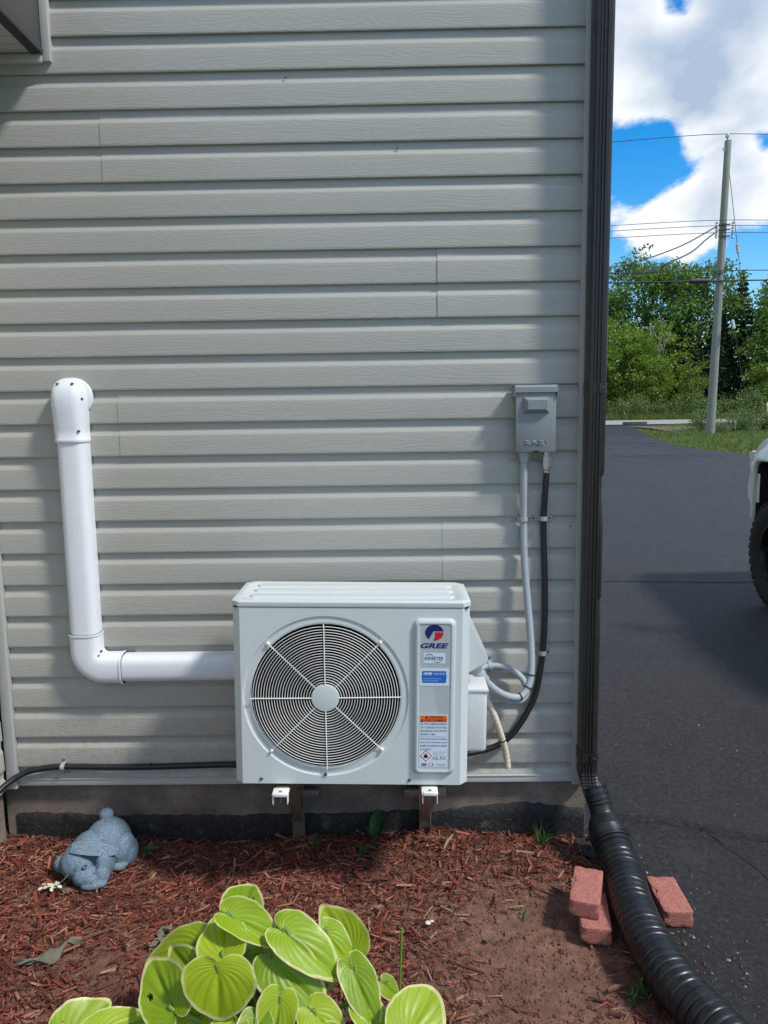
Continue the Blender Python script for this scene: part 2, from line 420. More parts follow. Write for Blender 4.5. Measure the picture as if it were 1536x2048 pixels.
class MB:
    """collects shapes in local coordinates; build() links them as one mesh object"""
    def __init__(s): s.bm = bmesh.new()
    def _tf(s, vs, mat):
        bmesh.ops.transform(s.bm, matrix=mat, verts=vs)
    def box(s, c, sz, bev=0.0, seg=2, rot=None):
        r = bmesh.ops.create_cube(s.bm, size=1.0)
        vs = r['verts']
        bmesh.ops.scale(s.bm, vec=sz, verts=vs)
        if bev > 0:
            es = list({e for v in vs for e in v.link_edges})
            rb = bmesh.ops.bevel(s.bm, geom=es, offset=bev, segments=seg, affect='EDGES', profile=.5)
            vs = list({v for f in rb['faces'] for v in f.verts} | {v for v in vs if v.is_valid})
        M = Matrix.Translation(c)
        if rot is not None: M = M @ Euler(rot).to_matrix().to_4x4()
        s._tf(vs, M); return s
    def tube(s, pts, r, n=10, cap=True, squash=None):
        pts = [Vector(p) for p in pts]; k = len(pts)
        rr = r if isinstance(r, (list, tuple)) else [r]*k
        t0 = (pts[1]-pts[0]).normalized()
        a = Vector((0, 0, 1)) if abs(t0.z) < .9 else Vector((1, 0, 0))
        u = t0.cross(a).normalized(); rings = []
        for i, p in enumerate(pts):
            t = (pts[min(i+1, k-1)]-pts[max(i-1, 0)]).normalized()
            u = (u - t*u.dot(t)).normalized(); w = t.cross(u)
            rings.append([s.bm.verts.new(p + (u*math.cos(2*PI*j/n) + w*math.sin(2*PI*j/n))*rr[i]) for j in range(n)])
        for i in range(k-1):
            for j in range(n):
                s.bm.faces.new((rings[i][j], rings[i][(j+1) % n], rings[i+1][(j+1) % n], rings[i+1][j]))
        if cap:
            s.bm.faces.new(rings[0][::-1]); s.bm.faces.new(rings[-1])
        return s
    def loft(s, rings, cap=True, closed=True):
        rs = [[s.bm.verts.new(p) for p in ring] for ring in rings]; n = len(rs[0])
        for i in range(len(rs)-1):
            for j in range(n if closed else n-1):
                s.bm.faces.new((rs[i][j], rs[i][(j+1) % n], rs[i+1][(j+1) % n], rs[i+1][j]))
        if cap and closed:
            s.bm.faces.new(rs[0][::-1]); s.bm.faces.new(rs[-1])
        return s
    def prism(s, poly, axis, a, b, bev=0.0):
        def p3(p, w):
            return {'x': (w, p[0], p[1]), 'y': (p[0], w, p[1]), 'z': (p[0], p[1], w)}[axis]
        s.loft([[p3(p, a) for p in poly], [p3(p, b) for p in poly]])
        return s
    def lathe(s, prof, c, axis='z', n=32, cap=False):
        rings = []
        for r, h in prof:
            ring = []
            for j in range(n):
                a = 2*PI*j/n; x, y = r*math.cos(a), r*math.sin(a)
                p = {'z': (x, y, h), 'y': (x, h, y), 'x': (h, x, y)}[axis]
                ring.append((c[0]+p[0], c[1]+p[1], c[2]+p[2]))
            rings.append(ring)
        return s.loft(rings, cap=cap)
    def disc(s, c, r, axis='y', n=32, h=0.001):
        return s.lathe([(r, 0), (r, h)], c, axis, n, cap=True)
    def ell(s, c, sz, rot=None, u=20, v=14):
        rr = bmesh.ops.create_uvsphere(s.bm, u_segments=u, v_segments=v, radius=1.0)
        M = Matrix.Translation(c)
        if rot is not None: M = M @ Euler(rot).to_matrix().to_4x4()
        s._tf(rr['verts'], M @ Matrix.Diagonal((*sz, 1))); return s
    def face(s, pts):
        s.bm.faces.new([s.bm.verts.new(p) for p in pts]); return s
    def mesh(s, name, ang=35):
        bmesh.ops.recalc_face_normals(s.bm, faces=s.bm.faces)
        me = bpy.data.meshes.new(name); s.bm.to_mesh(me); s.bm.free(); smooth(me, ang); return me
    def build(s, name, mat, parent=None, ang=35, loc=None, rot=None):
        return link(name, s.mesh(name, ang), mat, parent, loc, rot)

def smoothpath(pts, n=8):
    """Catmull-Rom through the points"""
    P = [Vector(p) for p in pts]; P = [2*P[0]-P[1]] + P + [2*P[-1]-P[-2]]; out = []
    for i in range(1, len(P)-2):
        for k in range(n):
            t = k/n; a, b, c, d = P[i-1], P[i], P[i+1], P[i+2]
            out.append(.5*((2*b)+(-a+c)*t+(2*a-5*b+4*c-d)*t*t+(-a+3*b-3*c+d)*t**3))
    out.append(P[-2]); return out
def resample(pts, step):
    out = [pts[0]]; acc = 0
    for a, b in zip(pts, pts[1:]):
        L = (b-a).length
        while acc + L >= step:
            t = (step-acc)/L; a = a.lerp(b, t); out.append(a); L = (b-a).length; acc = 0
        acc += L
    return out
def text_part(name, body, mat, parent, x, z, w, h, y, shear=0.0, bold=0.0, align='C'):
    """flat lettering in the xz plane, facing -y, fitted into w by h around x, z"""
    c = bpy.data.curves.new(name, 'FONT'); c.body = body; c.size = 1; c.shear = shear; c.offset = bold; c.resolution_u = 2
    o = bpy.data.objects.new(name, c); COL.objects.link(o)
    dg = bpy.context.evaluated_depsgraph_get()
    me = bpy.data.meshes.new_from_object(o.evaluated_get(dg))
    COL.objects.unlink(o); bpy.data.objects.remove(o); bpy.data.curves.remove(c)
    n = len(me.vertices); co = np.empty(n*3); me.vertices.foreach_get('co', co); co = co.reshape(-1, 3)
    lo, hi = co.min(0), co.max(0); s = hi-lo; s[s == 0] = 1
    q = (co-lo)/s
    out = np.zeros_like(co); out[:, 0] = x + (q[:, 0]-.5)*w; out[:, 1] = y; out[:, 2] = z + (q[:, 1]-.5)*h
    me.vertices.foreach_set('co', out.ravel()); me.materials.clear(); me.update()
    return link(name, me, mat, parent)

# ------------------------------------------------------------------ terrain
def zg(y):
    return float(np.interp(y, [-400, 3, 33, 47, 48.5, 54, 56, 400], [0, 0, .32, .45, .52, .70, .72, 3.0]))
def strip_sheet(name, mat, left, right, ys, dz, nx=6, kind='structure'):
    verts, faces = [], []
    for y in ys:
        l, r = left(y), right(y)
        for i in range(nx+1): verts.append((l+(r-l)*i/nx, y, zg(y)+dz))
    for j in range(len(ys)-1):
        for i in range(nx):
            a = j*(nx+1)+i; faces.append((a, a+1, a+nx+2, a+nx+1))
    me = bpy.data.meshes.new(name); me.from_pydata(verts, [], faces)
    return tag(link(name, me, mat), kind=kind)
YS = [-400, -60, -20, -8, -3, 0, 3, 8, 14, 20, 27, 33, 38, 43, 47, 48.5, 54, 56, 80, 150, 400]
ground = strip_sheet('ground', M_GROUND, lambda y: -400, lambda y: 400, YS, -.055, 20)
RE_Y = [-9, 12, 18, 21.5, 24.2, 26.6, 32.4, 38, 42.6, 46, 49]
RE_X = [14.5, 14.2, 13.0, 11.36, 10.76, 10.78, 11.75, 13.2, 14.3, 15.2, 19]
LE_Y = [-9, -1.9, -1.2, -.6, -.2, -.02, 0.01, 11, 14, 30, 40, 47, 49]
LE_X = [.95, .93, .90, .845, .80, .76, .72, .72, 1.5, 5.5, 8.5, 10.5, 8]
ysd = sorted(set([-9, -6, -4, -3, -2.4, -1.9, -1.5, -1.2, -.9, -.6, -.4, -.2, -.02, .01, .3, 1, 2, 3, 4.5, 6, 8, 11, 12, 14, 18, 20, 21.5, 23, 24.2, 25.5, 26.6, 30, 32.4, 35, 38, 40, 42.6, 44, 46, 47, 48.2]))
driveway = strip_sheet('driveway', M_ASPH, lambda y: float(np.interp(y, LE_Y, LE_X)), lambda y: float(np.interp(y, RE_Y, RE_X)), ysd, -.004, 10)
road = strip_sheet('road', M_ROAD, lambda y: -250, lambda y: 250, [48.5, 51, 54], .02, 8)

def crack(pts, w, h, name='crack', lip=0.0):
    """an open joint in the asphalt: a dark ribbon, with a raised lip on its far side where the paving has heaved"""
    P = resample(smoothpath(pts, 10), .03 if w < .02 else .12); rng = random.Random(len(pts)*7+int(w*1e4))
    b = MB(); off = 0; rows = []
    for i, p in enumerate(P):
        t = (P[min(i+1, len(P)-1)]-P[max(i-1, 0)]).normalized(); nrm = Vector((-t.y, t.x, 0))
        off = off*.85 + rng.uniform(-1, 1)*w*.5; ww = w*rng.uniform(.5, 1.3)
        q = p + nrm*off
        rows.append([(q.x-nrm.x*ww, q.y-nrm.y*ww, p.z+.001), (q.x, q.y, p.z+h), (q.x+nrm.x*ww, q.y+nrm.y*ww, p.z+.001)])
    b.loft(rows, cap=False, closed=False)
    return b.build(name, M_CRACK, driveway, None)
crack([(1.9, 4.62, .018), (2.5, 4.60, .018), (3.0, 4.55, .018), (3.6, 4.52, .018), (5.5, 4.6, .018)], .012, .002)
crack([(6.2, 21.6, .196), (8, 21.3, .196), (10.3, 20.8, .19)], .05, .004)
crack([(8.2, 28.9, .275), (9.5, 28.2, .268), (10.6, 27.7, .262)], .06, .004)
crack([(1.25, .08, .012), (1.38, -.25, -.002), (1.36, -.6, -.002), (1.55, -1.1, -.002)], .003, .0015)
# heaved ridge with an open joint beside the drain pipe
def heave():
    pts = [(.86, .16, 0), (1.0, .12, 0), (1.15, .085, 0), (1.32, .01, 0), (1.5, -.06, 0), (1.75, -.10, 0), (2.3, -.12, 0), (3.0, -.2, 0)]
    P = resample(smoothpath(pts, 8), .02); rng = random.Random(4); rows = []; o = 0
    for i, p in enumerate(P):
        t = (P[min(i+1, len(P)-1)]-P[max(i-1, 0)]).normalized(); n = Vector((-t.y, t.x, 0))
        o = o*.8+rng.uniform(-.003, .003); k = min(1, i/6)*min(1, (len(P)-1-i)/6)
        row = []
        for d, z in ((.19, -.006), (.11, .010), (.05, .024), (.014, .029), (.005, .024), (-.003, -.010), (-.012, .008), (-.035, .007), (-.09, -.006)):
            row.append(p + n*(d+o) + Vector((0, 0, z*k + (rng.uniform(-.0015, .0015) if z > 0 else 0) - (0 if k > .5 else .004))))
        rows.append(row)
    b = MB(); b.loft(rows, cap=False, closed=False); b.build('heaved_edge', M_ASPH, driveway, 60)
heave()

rs = np.random.RandomState(3)
def soil_h(x, y):
    h = .012*np.sin(3.1*x+1)*np.cos(4.3*y) + .006*np.sin(11*x+2*y) + .005*np.sin(9*y-5*x+2)
    edge = np.clip((.80-x)/.25, 0, 1)
    return h*edge - .005 - .012*(1-edge) + .018*np.clip(1-np.hypot((x-.2)/.9, (y+.15)/.35), 0, 1)
def build_bed():
    nx, ny = 120, 110; xs = np.linspace(-1.75, .88, nx); ys = np.linspace(-2.3, .03, ny)
    verts, faces = [], []
    for y in ys:
        for x in xs:
            rx = x
            lim = float(np.interp(y, LE_Y, LE_X))+.015
            rx = -1.75+(x+1.75)*(lim+1.75)/2.63
            rx = min(rx, lim)
            verts.append((rx, y, float(soil_h(rx, y)) + rs.uniform(-.0025, .0025)))
    for j in range(ny-1):
        for i in range(nx-1):
            a = j*nx+i; faces.append((a, a+1, a+nx+1, a+nx))
    me = bpy.data.meshes.new('mulch_bed'); me.from_pydata(verts, [], faces); smooth(me, 60)
    return tag(link('mulch_bed', me, M_SOIL), kind='structure')
bed = build_bed()

# ------------------------------------------------------------------ house
house = thing('house', 'house wall clad in beige-grey vinyl siding above a concrete foundation', 'house', (0, 0, 0))
XL, XR = -1.545, .712          # siding between inside-corner trim and corner post
LAP0, CRS = .334, .126
PROF = [(.001, .004), (.0126, .000), (.0144, .0012), (.0153, .0035), (.0154, .010), (.0148, .046), (.0143, .076), (.0138, .0800), (.0125, .0835),
        (.0049, .0945), (.0036, .0975), (.0031, .102), (.0028, .131)]
def panel_mesh(name, x0, x1, courses, proud, seed, cut=None):
    """one moulded vinyl sheet: courses of the Dutch-lap profile run along x; x0/x1 ends are returned so that the sheet has an edge"""
    rng = random.Random(seed); n = max(2, int((x1-x0)/.09)); verts, faces = [], []
    prof = []
    for c in range(courses): prof += [(o, z+c*CRS) for o, z in PROF]
    if cut is not None: prof = [(o, max(z, cut)) for o, z in prof if z >= cut-.02]
    ph = [rng.uniform(0, 6.28) for _ in range(6)]
    xs = [x0] + [x0+(x1-x0)*i/n for i in range(n+1)] + [x1]
    for i, x in enumerate(xs):
        inset = .0016 if i in (0, len(xs)-1) else 0
        for o, z in prof:
            wob = .0007*math.sin(x*2.3+ph[0]) + .0005*math.sin(x*5.1+ph[1]+z*9) + .0003*math.sin(x*11+ph[2])
            end = .0012*math.exp(-((x-x0)/.05)**2) if proud > 0 else 0
            w2 = .0006*math.sin(x*1.7+ph[3]) if .003 < (z % CRS) < .1 else 0
            verts.append((x, -(o+proud+wob*.8+end-inset), z+w2*.6))
    k = len(prof)
    for i in range(len(xs)-1):
        for j in range(k-1):
            a = i*k+j; faces.append((a, a+k, a+k+1, a+1))
    me = bpy.data.meshes.new(name); me.from_pydata(verts, [], faces); smooth(me, 28)
    return me
front_wall = MB().box((-.40, .10, 2.75), (2.33, .19, 5.0)).build('front_wall', M_POST, house)
JOINT = {2: -1.041, 6: .188, 10: -1.050, 14: .173, 18: -1.056, 24: -.2, 30: -.9, 34: .2}
sd = 0
for k in range(-2, 40, 2):
    z0 = LAP0 + CRS*k; cut = None
    if k == -2: cut = 2*CRS - .055
    if k in JOINT:
        j = JOINT[k]
        link('siding_panel', panel_mesh('siding_panel', XL, j+.03, 2, 0, sd), M_SIDING, front_wall, (0, 0, z0))
        link('siding_panel', panel_mesh('siding_panel', j, XR, 2, .0014, sd+1), M_SIDING, front_wall, (0, 0, z0))
    else:
        link('siding_panel', panel_mesh('siding_panel', XL, XR, 2, 0, sd, cut), M_SIDING, front_wall, (0, 0, z0))
    sd += 2
# trims
MB().box((-.415, -.010, .271), (2.26, .020, .030), .002).box((-.415, -.0215, .2845), (2.26, .004, .004), .001).build('base_trim', M_TRIM, house)
MB().prism([(.706, .02), (.706, -.020), (.714, -.024), (.760, -.024), (.768, -.016), (.768, .02)], 'z', .245, 5.3).build('corner_post', M_POST, house)
MB().box((-1.566, -.019, 2.755), (.040, .038, 5.01), .003).build('inside_corner_trim', M_TRIM, house)
# foundation and its tar coating
fb = MB().box((-.425, .115, .02), (2.39, .20, .46)).build('foundation', M_CONC, house)
def tar():
    rng = random.Random(5); top = []; n = 90
    for i in range(n+1):
        x = -1.58 + i*(.765+1.58)/n
        t = .118 + .012*math.sin(x*2.2) + .003*math.sin(x*13+1) + rng.uniform(-.0045, .0045) + (.02*math.sin((x-.2)*6) if x > .1 else 0)
        top.append((x, t))
    b = MB(); rows = []
    for x, t in top:
        rows.append([(x, .006, -.2), (x, .006 + .004*math.sin(x*31), t*.6), (x, .009, t-.006), (x, .016, t)])
    b.loft(rows, cap=False, closed=False); return b.build('tar_coating', M_TAR, house, 50)
tar()
# left wing that comes forward, with eave
side_wall = MB().box((-1.70, -1.60, 1.63), (.20, 3.14, 2.78)).build('side_wall', M_POST, house)
for k in range(-2, 22, 2):
    z0 = LAP0 + CRS*k
    link('siding_panel', panel_mesh('siding_panel', .045, 3.17, 2, 0, 300+k, 2*CRS-.055 if k == -2 else None), M_SIDING, side_wall, (-1.60, 0, z0), (0, 0, R(90)))
for o in list(side_wall.children):
    o.scale = (-1, 1, 1)
    o.rotation_euler = (0, 0, R(90))
MB().box((-1.590, -1.6, .271), (.020, 3.14, .030), .002).box((-1.5785, -1.6, .2845), (.004, 3.14, .004), .001).build('base_trim', M_TRIM, house)
MB().box((-1.71, -1.6, .02), (.20, 3.14, .46)).build('foundation', M_CONC, house)
MB().box((-1.415, -1.55, 3.052), (.33, 3.14, .012)).build('soffit', M_SOFFIT, house)
sf = MB()
for i in range(60): sf.box((-1.415, -.05-i*.052, 3.0455), (.30, .006, .003))
sf.build('soffit_groove', M_SOFFIT, house, None)
MB().box((-1.2525, -1.57, 3.22), (.017, 3.14, .33), .002).build('fascia', M_FASCIA, house)
MB().box((-1.258, -1.57, 3.048), (.042, 3.14, .016), .002).build('fascia_dark_band', M_ROOF, house)  # near-black band along the foot of the fascia
MB().box((-1.228, -.016, 3.22), (.030, .032, .405), .002).build('eave_trim', M_TRIM, house)
MB().box((-1.405, -.0185, 3.028), (.325, .037, .030), .002).build('eave_trim', M_TRIM, house)
MB().prism([(-1.20, 3.385), (-1.20, 3.41), (-4.2, 5.0), (-4.2, 4.96)], 'y', .0, -3.3).build('wing_roof', M_ROOF, house)
MB().box((-3.3, -1.6, 1.9), (3.0, 3.1, 3.4)).build('wing_body', M_POST, house)
# the wall round the corner, the back and the roof
end_wall = MB().box((.64, 4.6, 2.75), (.19, 9.0, 5.0)).build('end_wall', M_POST, house)
for k in range(-2, 40, 2):
    z0 = LAP0 + CRS*k
    o = link('siding_panel', panel_mesh('siding_panel', .06, 9.05, 2, 0, 500+k, 2*CRS-.055 if k == -2 else None), M_SIDING, end_wall, (.738, 0, z0), (0, 0, R(90)))
MB().box((.66, 4.6, .02), (.20, 9.0, .46)).build('foundation', M_CONC, house)
MB().box((-4, 5.2, 2.7), (8.9, 8, 4.9)).build('back_rooms', M_POST, house)
rb = MB(); rb.prism([(-.35, 5.28), (-.35, 5.42), (4.6, 7.9), (9.6, 5.42), (9.6, 5.28), (4.6, 7.74)], 'x', -9.3, 1.05); rb.build('roof', M_ROOF, house)
MB().box((-4.1, -.10, 5.30), (10.2, .5, .02)).build('soffit', M_SOFFIT, house)
# small nail heads and scuffs on the wall
for x, z in ((-.372, 2.955), (.03, 2.705), (.684, 1.30), (.70, .842), (-.84, 2.61)):
    MB().lathe([(.0, -.0025), (.003, -.002), (.004, .0), (.004, .004)], (x, -.0135, z), 'y', 10).build('nail_head', M_SCREW, house)

# ------------------------------------------------------------------ downspout at the corner
ds = thing('downspout', 'dark brown ribbed metal downspout running down the house corner', 'downspout', (.752, -.073, .30))
def ds_ring(z, hw=.0335, d=.041, dx=0, dy=0, dent=0.0):
    """rounded rectangle with three ribs on the front face"""
    r = .010; p = []
    def arc(cx, cy, a0): return [(cx+r*math.cos(a0+i*PI/8), cy+r*math.sin(a0+i*PI/8)) for i in range(5)]
    p += arc(hw-r, -d+r, -PI/2+0)          # front right
    p += arc(hw-r, d-r, 0)
    p += arc(-hw+r, d-r, PI/2)
    p += arc(-hw+r, -d+r, PI)
    for c in (-.013, -.001, .011):
        p += [(c-.0045, -d), (c-.0022, -d-.0042), (c+.0012, -d-.0042), (c+.0035, -d+.0012)]
    q = []
    for x, y in p:
        if dent and x > hw-.016 and y < 0: x -= dent; y += dent*.8
        q.append((x+dx, y+dy, z))
    return q
b = MB()
b.loft([ds_ring(z) for z in (5.0, 3.5, 2.0, 1.22)] + [ds_ring(1.205, dent=.003)])
b.build('pipe_section', M_BROWN, ds, 25)
b = MB()
zs = [(1.215, .0, .0), (1.205, .006, .0), (1.12, .007, .0), (1.05, .002, 0), (1.0, .0, 0), (.74, 0, 0), (.735, .004, 0), (.70, .004, 0), (.62, .001, 0), (.05, 0, 0)]
b.loft([ds_ring(z, .0325, .040, 0, 0, dn) for z, dn, _ in zs]); b.build('pipe_section', M_BROWN, ds, 25)
for z in (1.527, .10):
    s = MB()
    o = [(x*1.06, y*1.05, 0) for x, y, _ in ds_ring(0)[:20]]
    for dz in (-.016, .016):
        s.loft([[(x, y, z+dz+h) for x, y, _ in o] for h in (-.003, .003)])
    s.loft([[(x*.985, y*.985, z+h) for x, y, _ in o] for h in (-.014, .014)])
    s.prism([(.004, z-.015), (.004, z+.015), (.016, z+.023), (.030, z), (.016, z-.023)], 'y', -.0485, -.038)
    st = s.build('strap', M_BROWN, ds, 30)
    MB().lathe([(0, -.003), (.003, -.002), (.004, 0), (.004, .004)], (.017, -.050, z), 'y', 12).build('screw', M_SCREW, st)
for z in (1.527, .10): MB().box((0, .052, z), (.03, .05, .03)).build('standoff', M_BROWN, ds)
# crimped elbow swinging out to the drain pipe
el = MB(); rings = []
for i in range(29):
    t = i/28; a = t*R(52)
    rr = .165; cz = .055 - rr*math.sin(a); fwd = rr*(1-math.cos(a))
    crimp = .0022*math.cos(i*PI/1.0) if 3 < i < 26 else 0
    base = ds_ring(0, .0335+crimp, .0405+crimp)
    q = []
    for x, y, _ in base:
        # tilt the section by a around x; lead away towards the camera and a little to the right
        yy = y*math.cos(a); dz = -(-y)*math.sin(a) * -1
        q.append((x + fwd*.55, yy - fwd*.75, cz + y*math.sin(a)))
    rings.append(q)
el.loft(rings); el.build('elbow', M_BROWN, ds, 30)
eo = Vector((.752+.165*(1-math.cos(R(52)))*.55, -.073-.165*(1-math.cos(R(52)))*.75, .30+.055-.165*math.sin(R(52))))

# ------------------------------------------------------------------ corrugated drain pipe
drain_path = smoothpath([eo + Vector((-.010, .02, .05)), eo + Vector((.010, -.025, -.03)), (.800, -.185, .155), (.812, -.265, .108), (.812, -.39, .082), (.796, -.54, .076),
                         (.792, -.70, .074), (.806, -.87, .073), (.846, -1.02, .073), (.93, -1.22, .073), (1.08, -1.42, .073), (1.30, -1.62, .073)], 14)
drain = thing('drain_pipe', 'black corrugated plastic drain pipe on the ground leading from the downspout', 'drain pipe', (.83, -.2, 0))
off = Vector((.83, -.2, 0))
DP = resample(drain_path, .0035)
def tuberings(path, rfun, n=28, seam=True):
    t0 = (path[1]-path[0]).normalized(); u = t0.cross(Vector((0, 0, 1))).normalized(); rings = []
    for i, p in enumerate(path):
        t = (path[min(i+1, len(path)-1)]-path[max(i-1, 0)]).normalized()
        u = (u - t*u.dot(t)).normalized(); w = t.cross(u); r = rfun(i*.0035)
        ring = []
        for j in range(n):
            a = 2*PI*j/n
            rr = r
            if seam and abs(((a-1.25+PI) % (2*PI))-PI) < .10: rr = r-.005*(1 if r > .066 else 0)
            ring.append(p - off + (u*math.cos(a)+w*math.sin(a))*rr)
        rings.append(ring)
    return rings
adapt = [p for p in DP[:60]]
def r_ad(s):
    if s < .10: return .046 + (.0035 if (s % .022) < .007 and s < .07 else 0)
    t = min(1, (s-.10)/.06); return .046+.024*t
b = MB(); b.loft(tuberings(adapt, r_ad, 28, False)); b.build('adapter', M_DRAIN, drain, 40)
def r_co(s):
    ph = (s % .0285)/.0285
    return .0640 + .0070*min(1, max(0, 2.6*math.sin(PI*ph)))
b = MB(); b.loft(tuberings(DP[54:], r_co, 30, True)); b.build('corrugated_hose', M_DRAIN, drain, 50)
b = MB()
for s in (.175, .185): pass
b.loft(tuberings(DP[50:58], lambda s: .0735, 28, False)); b.build('collar', M_DRAIN, drain, 30)

# ------------------------------------------------------------------ paving bricks
def brick_mesh():
    b = MB(); b.box((0, 0, .03), (.100, .204, .058), .005, 2)
    bmesh.ops.subdivide_edges(b.bm, edges=[e for e in b.bm.edges if e.calc_length() > .03], cuts=9, use_grid_fill=True)
    bmesh.ops.subdivide_edges(b.bm, edges=[e for e in b.bm.edges if e.calc_length() > .014], cuts=1, use_grid_fill=True)
    from mathutils import noise as mn
    for v in b.bm.verts:
        n = mn.noise(v.co*55)*.6 + mn.noise(v.co*140)*.4
        edge = (abs(v.co.x) > .044)+(abs(v.co.y) > .096)+(abs(v.co.z-.03) > .024)
        chip = max(0, mn.noise(v.co*32+Vector((7, 3, 1)))-.18)*.022 if edge >= 2 else 0
        c = Vector((v.co.x, v.co.y, v.co.z-.03)); v.co += Vector((n, n*.7, n))*.0007 - c.normalized()*chip
    return b.mesh('brick', 40)
BM = brick_mesh()
for (x, y, z, a, tx, lab) in ((.666, -.538, -.001, -9, 0, 'red paving brick half buried beneath another brick beside the drain pipe'),
                          (.652, -.490, .059, -18.5, .6, 'red paving brick lying on top of another brick left of the drain pipe'),
                          (.953, -.453, -.002, -1.0, 0, 'red paving brick lying on the asphalt right of the drain pipe')):
    o = link('paving_brick', BM, M_BRICK, None, (x, y, z), (R(tx), 0, R(a)))
    tag(o, lab, 'brick', 'loose paving bricks by the drain pipe')

# ------------------------------------------------------------------ heat pump outdoor unit
AC0 = Vector((-.162, -.27, .457))
ac = thing('heat_pump_unit', 'white outdoor heat pump unit with round fan grille on wall brackets', 'heat pump', AC0, rot=(0, R(1.0), 0))
HW, HD, HZ, CH = .408, .150, .635, .027
FY = -HD
GC = (-.088, .318); GR = .262
def ac_cabinet():
    bm = bmesh.new()
    # front plate with a round opening: outline points matched by angle to the circle
    n = 96; x0, x1, z0, z1 = -HW+CH, HW-CH, 0, HZ
    def edge(a):
        dx, dz = math.cos(a), math.sin(a); t = 1e9
        if dx > 1e-9: t = min(t, (x1-GC[0])/dx)
        if dx < -1e-9: t = min(t, (x0-GC[0])/dx)
        if dz > 1e-9: t = min(t, (z1-GC[1])/dz)
        if dz < -1e-9: t = min(t, (z0-GC[1])/dz)
        return (GC[0]+dx*t, GC[1]+dz*t)
    angs = sorted([2*PI*i/n for i in range(n)] + [math.atan2(z-GC[1], x-GC[0]) % (2*PI) for x in (x0, x1) for z in (z0, z1)])
    rings = []
    rings.append([bm.verts.new((edge(a)[0], FY, edge(a)[1])) for a in angs])
    for r, y in ((.288, FY), (.284, FY+.0035), (.281, FY+.0045), (.272, FY+.004), (.266, FY+.003), (GR, FY+.004), (.2585, FY+.010)):
        rings.append([bm.verts.new((GC[0]+r*math.cos(a), y, GC[1]+r*math.sin(a))) for a in angs])
    k = len(angs)
    for i in range(len(rings)-1):
        for j in range(k):
            bm.faces.new((rings[i][j], rings[i][(j+1) % k], rings[i+1][(j+1) % k], rings[i+1][j]))
    # chamfered sides, back, bottom
    prof = [(x0, FY), (-HW, FY+CH), (-HW, HD), (HW, HD), (HW, FY+CH), (x1, FY)]
    vb = [bm.verts.new((x, y, 0)) for x, y in prof]; vt = [bm.verts.new((x, y, HZ)) for x, y in prof]
    for i in range(5): bm.faces.new((vb[i], vb[i+1], vt[i+1], vt[i]))
    bm.faces.new(vb)
    bmesh.ops.recalc_face_normals(bm, faces=bm.faces)
    me = bpy.data.meshes.new('cabinet'); bm.to_mesh(me); bm.free(); smooth(me, 30)
    return me
cabinet = link('cabinet', ac_cabinet(), M_AC, ac)
def oct(hw, hd, c): return [(-hw+c, -hd), (hw-c, -hd), (hw, -hd+c), (hw, hd-c), (hw-c, hd), (-hw+c, hd), (-hw, hd-c), (-hw, -hd+c)]
lid = MB(); lid.loft([[(x, y, z) for x, y in oct(HW+e, HD+e, CH)] for e, z in ((.0015, HZ+.002), (.0025, HZ+.004), (.0025, HZ+.0185), (.0005, HZ+.0215), (-.004, HZ+.0235), (-.022, HZ+.0235), (-.026, HZ+.0215))])
lid_o = lid.build('lid', M_AC, ac, 30)
MB().box((0, 0, HZ+.0005), (2*HW-.012, 2*HD-.012, .004)).build('lid_seam', M_ACDARK, ac)
for y0, y1 in ((-.105, -.055), (-.02, .02), (.055, .10)):
    p = [(-.345, y0), (-.36, (y0+y1)/2), (-.345, y1), (.345, y1), (.36, (y0+y1)/2), (.345, y0)]
    r = MB(); r.loft([[(x*(1-e), (y-(y0+y1)/2)*(1-e*6)+(y0+y1)/2, HZ+.0205+h) for x, y in p] for e, h in ((0, 0), (.012, .0055), (.022, .0065))]); r.build('rib', M_AC, lid_o, 20)
# inside: shroud, coil, fan
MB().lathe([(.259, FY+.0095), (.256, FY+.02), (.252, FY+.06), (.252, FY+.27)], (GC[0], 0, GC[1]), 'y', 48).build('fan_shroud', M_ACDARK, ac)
cl = MB(); cl.box((GC[0], .118, GC[1]), (.53, .006, .56))
for i in range(44): cl.box((GC[0]-.26+i*.0121, .112, GC[1]), (.003, .008, .55))
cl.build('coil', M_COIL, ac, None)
fan = MB(); fan.lathe([(.0, -.075), (.045, -.07), (.055, -.06), (.058, .02)], (GC[0], 0, GC[1]), 'y', 32)
fan_o = fan.build('fan', M_FAN, ac)
for kk in range(3):
    bl = MB(); rows = []; a0 = kk*2*PI/3+.5
    for i in range(9):
        t = i/8; r = .05+.190*t; row = []
        for j in range(7):
            s = j/6; a = a0 + (s-.5)*(.9+.35*math.sin(PI*t)) + .35*t
            row.append((GC[0]+r*math.cos(a), -.055+.075*s + .012*t, GC[1]+r*math.sin(a)))
        rows.append(row)
    bl.loft(rows, cap=False, closed=False); bl.build('blade', M_FAN, fan_o, 60)
